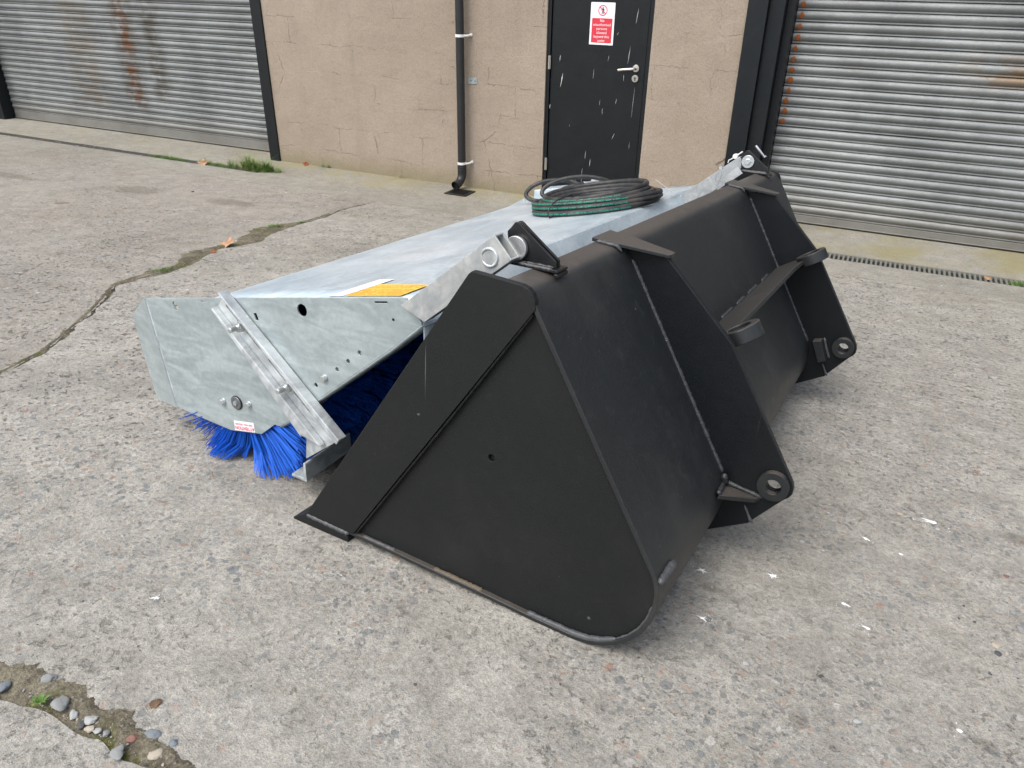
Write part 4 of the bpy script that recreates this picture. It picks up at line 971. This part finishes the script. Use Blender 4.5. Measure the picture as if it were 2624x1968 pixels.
# ------------------------------------------------------------------ plants
def tuft(bm, cx, cy, rx, ry, n, h0, h1, lean=.6, wd=.0022, rnd=random):
    for _ in range(n):
        a_ = rnd.uniform(0, 2 * math.pi); rr = math.sqrt(rnd.random()); x = cx + rx * rr * math.cos(a_); y = cy + ry * rr * math.sin(a_); z = zg(y) - .012
        H = rnd.uniform(h0, h1) * (1.15 - .6 * rr); dn = rnd.uniform(0, 2 * math.pi); ln = H * lean * rnd.uniform(.2, 1.1); w_ = wd * rnd.uniform(.7, 1.3)
        dx, dy = math.cos(dn) * ln, math.sin(dn) * ln; px, py = -math.sin(dn) * w_, math.cos(dn) * w_; prev = None
        for k in range(4):
            t = k / 3; p = (x + dx * t * t, y + dy * t * t, z + H * (t - .28 * lean * t * t)); ww = 1 - t * .93
            cur = (bm.verts.new((p[0] - px * ww, p[1] - py * ww, p[2])), bm.verts.new((p[0] + px * ww, p[1] + py * ww, p[2])))
            if prev: bm.faces.new([prev[0], prev[1], cur[1], cur[0]])
            prev = cur
rg = random.Random(2)
def grassobj(lst, label, m='grass'):
    bm = bmesh.new()
    for a_ in lst: tuft(bm, *a_, rnd=rg)
    o = finish(bm, 'grass', M[m], recalc=False); tag(o, label, 'grass', kind='stuff'); return o
grassobj([(-6.45, 5.49, .26, .05, 900, .02, .06, .8), (-6.62, 5.49, .12, .05, 260, .02, .05, .8)], 'low green grass patch in the silted channel by the left shutter')
grassobj([(-5.98, 5.50, .10, .05, 260, .02, .09, .6), (-5.80, 5.50, .10, .05, 260, .02, .07, .8), (-5.62, 5.50, .07, .05, 160, .04, .15, .5), (-5.42, 5.52, .09, .06, 360, .08, .25, .75), (-5.25, 5.54, .08, .06, 460, .06, .22, .95), (-5.33, 5.5, .16, .06, 520, .02, .09, 1.0), (-5.15, 5.56, .06, .05, 60, .06, .17, 1.6)], 'tall grass tufts at the foot of the single black column')
grassobj([(-5.42, 5.52, .16, .07, 200, .10, .26, 1.0), (-5.7, 5.5, .3, .05, 120, .02, .06, 1.0)], 'dry yellow grass stems among the tall tufts by the column', 'grassd')
grassobj([(-3.345, 2.66, .035, .09, 420, .015, .045, .9, .0016), (-3.60, 3.80, .03, .06, 240, .015, .06, .9, .0016), (-3.55, 4.01, .025, .06, 240, .012, .04, .9, .0016), (-3.42, 2.98, .035, .06, 160, .008, .02, 1.0, .0016), (-3.43, 3.16, .03, .05, 90, .006, .018, 1.0, .0016), (-3.31, 2.47, .02, .08, 80, .006, .018, 1, .0016)], 'short grass growing in the long crack across the yard')
grassobj([(-4.9, 5.955, .05, .012, 60, .02, .06, .6), (-4.83, 5.955, .02, .012, 30, .04, .08, .4), (-3.98, 5.955, .03, .012, 40, .02, .06, .8)], 'small weeds at the foot of the rendered wall')
grassobj([(.985, 5.48, .07, .05, 420, .02, .05, 1.0)], 'green weeds growing through the drain grating')
# moss pads in the crack
bm = bmesh.new(); rm = random.Random(8)
for cx, cy, rx, ry, n in ((-3.50, 3.30, .05, .10, 60), (-3.44, 3.02, .03, .07, 40), (-3.40, 2.93, .04, .05, 30), (-3.33, 2.80, .03, .07, 40), (-3.33, 2.55, .03, .08, 30), (-3.56, 4.27, .03, .05, 30), (-1.26, .52, .05, .010, 14), (-.93, .50, .04, .010, 16)):
    for _ in range(n):
        x = cx + rm.gauss(0, rx * .5); y = cy + rm.gauss(0, ry * .5); r = rm.uniform(.003, .009); b0 = bmesh.ops.create_icosphere(bm, subdivisions=1, radius=r, matrix=Matrix.Translation((x, y, zg(y) - .012)) @ Matrix.Diagonal((1, 1, .5, 1)))
for v in bm.verts: v.co += mnoise.noise_vector(v.co * 180) * .0015
tag(finish(bm, 'moss', M['moss'], smooth=80), 'dark green moss pads in the yard cracks', 'moss', kind='stuff')
# weed at bottom left
wd = empty('weed_plant', (-1.212, .489, zg(.489) - .003)); tag(wd, 'small green weed rosette in the crack at bottom left', 'weed')
for i in range(9):
    a_ = i * 2.4; L = .014 + .008 * rg.random(); bm = bmesh.new(); pr = None
    for k in range(5):
        t = k / 4; w_ = .0032 * math.sin(math.pi * (.12 + .85 * t)); c_ = Vector((math.cos(a_), math.sin(a_), 0)); n2 = Vector((-math.sin(a_), math.cos(a_), 0)); p = c_ * L * t + Vector((0, 0, .012 * math.sin(t * 1.9)))
        cur = (bm.verts.new(p - n2 * w_), bm.verts.new(p + n2 * w_))
        if pr: bm.faces.new([pr[0], pr[1], cur[1], cur[0]])
        pr = cur
    finish(bm, 'leaf', M['grass'], wd)
# dead leaves
def leaf(x, y, z, size, rot, m, label, tilt=(0, 0), lobes=5):
    bm = bmesh.new(); rl_ = random.Random(int(x * 100)); n_ = 60; ring = []
    for i in range(n_):
        t = 2 * math.pi * i / n_; r = size * (.40 + .24 * abs(math.cos(t * lobes / 2)) ** .8 + .06 * math.sin(t * 17) + .04 * rl_.random())
        p = Vector((r * math.cos(t), r * math.sin(t) * .85, 0)); p.z = .16 * size * math.sin(p.x / size * 3.0) + .35 * (p.x ** 2 + p.y ** 2) / size * .6 + .08 * size * mnoise.noise(p * 30)
        ring.append(p)
    cen = bm.verts.new((0, 0, 0)); mid = [bm.verts.new(p * .5 + Vector((0, 0, -.02 * size))) for p in ring]; ou = [bm.verts.new(p) for p in ring]
    for i in range(n_): j = (i + 1) % n_; bm.faces.new([cen, mid[i], mid[j]]); bm.faces.new([mid[i], ou[i], ou[j], mid[j]])
    tube(bm, [(-size * .3, 0, .002), (-size * .6, .006, .003), (-size * .85, .004, .001)], size * .012, 5)
    o = finish(bm, 'dead_leaf', m, smooth=70); o.location = (x, y, z); o.rotation_euler = (tilt[0], tilt[1], rot); tag(o, label, 'leaf')
    md = o.modifiers.new('t', 'SOLIDIFY'); md.thickness = .0006
leaf(-3.47, 3.245, zg(3.245) + .010, .088, .3, M['leaf'], 'pale orange dead leaf lying in the long yard crack', (.42, -.1))
leaf(-5.97, 5.46, .02, .085, 1.0, M['leaf'], 'orange dead leaf beside the grass by the silted channel', (.4, .1))
leaf(-5.10, 5.94, .012, .055, 2.0, M['leafd'], 'dark red dead leaf against the foot of the rendered wall', (.5, .1), 3)
leaf(.80, 5.49, .014, .040, .4, M['leaf'], 'small orange leaf caught in the drain grating', (.3, .5), 3)
leaf(-3.41, 3.08, zg(3.08) + .006, .03, 1.4, M['leafd'], 'tiny brown leaf scrap in the crack below the orange leaf', (.1, .3), 3)
leaf(-1.02, .585, zg(.585) + .002, .018, 1.2, M['leafb'], 'shrivelled brown leaf scrap near the bottom left crack', (.2, .2), 3)

# ------------------------------------------------------------------ stones
def stone(x, y, r, m, label, flat=.55, seed=0, dz=0, elong=1.3, grp=None):
    r *= .9; bm = bmesh.new(); bmesh.ops.create_icosphere(bm, subdivisions=3, radius=r); rs = random.Random(seed + int(x * 1000)); o_ = Vector((rs.random() * 50, rs.random() * 50, 0))
    for v in bm.verts:
        v.co *= 1 + .42 * mnoise.noise(v.co / r * 1.1 + o_) + .07 * mnoise.noise(v.co / r * 4 + o_); v.co.z *= flat; v.co.x *= elong
    o = finish(bm, 'stone', M[m], smooth=35); o.location = (x, y, zg(y) + dz + r * flat * .25); o.rotation_euler = (rs.uniform(-.2, .2), rs.uniform(-.2, .2), rs.uniform(0, 3)); tag(o, label, 'stone', grp)
D_ = -.002
stone(-1.172, .501, .0150, 'stone_grey', 'largest grey stone in the bottom left crack beside the weed', dz=D_ + .004)
stone(-1.133, .498, .0085, 'stone_pale', 'pale pebble just right of the largest stone in the crack', dz=D_)
stone(-1.093, .504, .0105, 'stone_pale', 'pale angular stone in the middle of the bottom left crack', dz=D_ + .002)
stone(-1.100, .489, .0080, 'stone_dark', 'dark brown pebble under the pale angular stone', dz=D_)
stone(-1.080, .490, .0078, 'stone_tan', 'flat tan pebble below the pale angular stone', dz=D_)
stone(-1.064, .494, .0065, 'stone_pale', 'smallest pale pebble in the row of crack stones', dz=D_)
stone(-1.045, .498, .0068, 'stone_grey', 'last grey pebble at the right of the crack stone row', dz=D_)
stone(-1.308, .480, .0125, 'stone_blue', 'blue grey stone at the left frame edge in the crack', dz=D_)
stone(-1.248, .532, .0120, 'stone_grey', 'rounded grey stone on the soil above the weed', dz=.001)
stone(-.991, .478, .0135, 'stone_grey', 'large rounded grey stone at the slab edge near the bottom', dz=-.001)
stone(-.930, .509, .0115, 'stone_tan', 'tan grey stone in the mossy end of the crack', dz=D_)
stone(-.968, .533, .0135, 'stone_blue', 'blue grey stone set in the slab above the mossy crack', dz=-.003)
stone(-.924, .538, .0100, 'stone_blue', 'small blue grey stone right of the mossy crack', dz=-.003)
stone(-.993, .511, .0095, 'stone_red', 'dull red stone in the bottom left crack', dz=0)
stone(.536, 1.744, .0085, 'stone_grey', 'round grey pebble alone near the right frame edge', dz=0, elong=1.05)
stone(.546, 1.686, .0105, 'stone_grey', 'larger grey stone in the pebble group by the right edge', dz=0)
stone(.488, 1.593, .0105, 'stone_tan', 'tan stone below the pebble group at the right edge', dz=-.002)
stone(.488, 1.563, .0085, 'stone_dark', 'dark pebble under the tan stone at the right edge', dz=-.001)
stone(-.020, 1.252, .0068, 'stone_pale', 'white topped pebble in front of the bucket heel', dz=0)
stone(.208, 1.202, .0080, 'stone_pale', 'pale flat pebble near the bottom right of the yard', dz=-.001)
stone(.132, 1.295, .0072, 'stone_dark', 'smooth dark pebble right of the bucket heel', dz=-.003)
stone(.538, 1.904, .0080, 'stone_red', 'orange red pebble near the right frame edge', dz=-.002)
stone(.284, 2.091, .0080, 'stone_tan', 'tan pebble beside the white dropping right of the bucket', dz=-.002)
stone(-1.159, .613, .0032, 'stone_dark', 'tiny dark brown pebble on the slab at lower left', dz=0)
stone(-4.93, 4.35, .012, 'stone_dark', 'dark pebble on the far slab toward the left shutter', dz=0)
# scattered grit: stuff
bm = bmesh.new(); rs = random.Random(4)
def grit(n, x0, x1, y0, y1, r0, r1, dz=0):
    for _ in range(n):
        x = rs.uniform(x0, x1); y = rs.uniform(y0, y1); r = r0 + (r1 - r0) * rs.random() ** 3
        geo = bmesh.ops.create_icosphere(bm, subdivisions=1, radius=r, matrix=Matrix.Translation((x, y, zg(y) + dz)) @ Matrix.Rotation(rs.uniform(0, 3), 4, 'Z') @ Matrix.Diagonal((1.4, 1, .6, 1)))
        mi = rs.choice([0, 0, 0, 1, 1, 2, 3])
        for v in geo['verts']:
            v.co += Vector((rs.uniform(-.2, .2), rs.uniform(-.2, .2), rs.uniform(-.2, .2))) * r
            for f in v.link_faces: f.material_index = mi
grit(1500, -2.4, 1.2, .55, 2.6, .0007, .0032); grit(300, -7, 1.2, 2.5, 4.9, .0015, .005); grit(260, -1.5, 0, .3, .9, .001, .004); grit(260, -1.4, -.85, .485, .53, .0008, .003, -.002); grit(80, .40, .62, 1.45, 1.75, .002, .006); grit(160, -9, -5.3, 5.43, 5.56, .002, .006, -.003)
tag(finish(bm, 'gravel', [M['stone_grey'], M['stone_tan'], M['stone_dark'], M['stone_pale']]), 'loose grit scattered over the yard concrete', 'grit', kind='stuff')
# droppings
def dropping(x, y, r, label, seed, rays=True):
    bm = bmesh.new(); rs = random.Random(seed); n_ = 40; ring = []; z0 = zg(y) + .0012
    amp = [rs.random() for _ in range(n_)]
    for i in range(n_):
        t = 2 * math.pi * i / n_; rr = .78 * r * (.45 + .35 * amp[i] * amp[i - 1] + (.9 * (amp[i] > .86) if rays else 0)); ring.append((x + rr * math.cos(t) * 1.25, y + rr * math.sin(t)))
    c_ = bm.verts.new((x, y, z0 + .0015)); ou = [bm.verts.new((a_, b_, zg(b_) + .0004)) for a_, b_ in ring]; md_ = [bm.verts.new((x + (a_ - x) * .6, y + (b_ - y) * .6, zg(b_) + .002)) for a_, b_ in ring]
    for i in range(n_): j = (i + 1) % n_; bm.faces.new([c_, md_[i], md_[j]]); bm.faces.new([md_[i], ou[i], ou[j], md_[j]])
    for _ in range(8):
        a_ = rs.uniform(0, 6.28); q = r * rs.uniform(1.2, 2.4); cx, cy = x + q * math.cos(a_) * 1.3, y + q * math.sin(a_); rr = r * rs.uniform(.04, .12); bm.faces.new([bm.verts.new((cx + rr * math.cos(t), cy + rr * math.sin(t), zg(cy) + .0006)) for t in (0, 1.2, 2.5, 3.8, 5.0)])
    tag(finish(bm, 'bird_dropping', M['dropping'], smooth=80), label, 'bird dropping')
dropping(.371, 2.091, .020, 'largest white bird dropping right of the bucket', 1)
dropping(.286, 1.869, .009, 'small oval white dropping right of the near bracket', 2, False)
dropping(.198, 1.899, .009, 'faint white dropping closest to the near bracket foot', 3)
dropping(-.177, 1.529, .011, 'star shaped white dropping behind the bucket heel', 4)
dropping(-.013, 1.597, .010, 'pale dropping between bucket heel and near bracket', 5)
dropping(.160, 1.572, .010, 'thin white dropping in the open yard right of the bucket', 6)
dropping(.216, 1.506, .011, 'smeared white dropping lowest in the open right yard', 7)
dropping(.393, 1.276, .011, 'round white dropping near the bottom right corner', 8, False)
dropping(-.137, 1.350, .010, 'pale dropping directly below the bucket heel', 9)
dropping(-1.262, .80, .010, 'white dropping on the slab at lower left', 10)
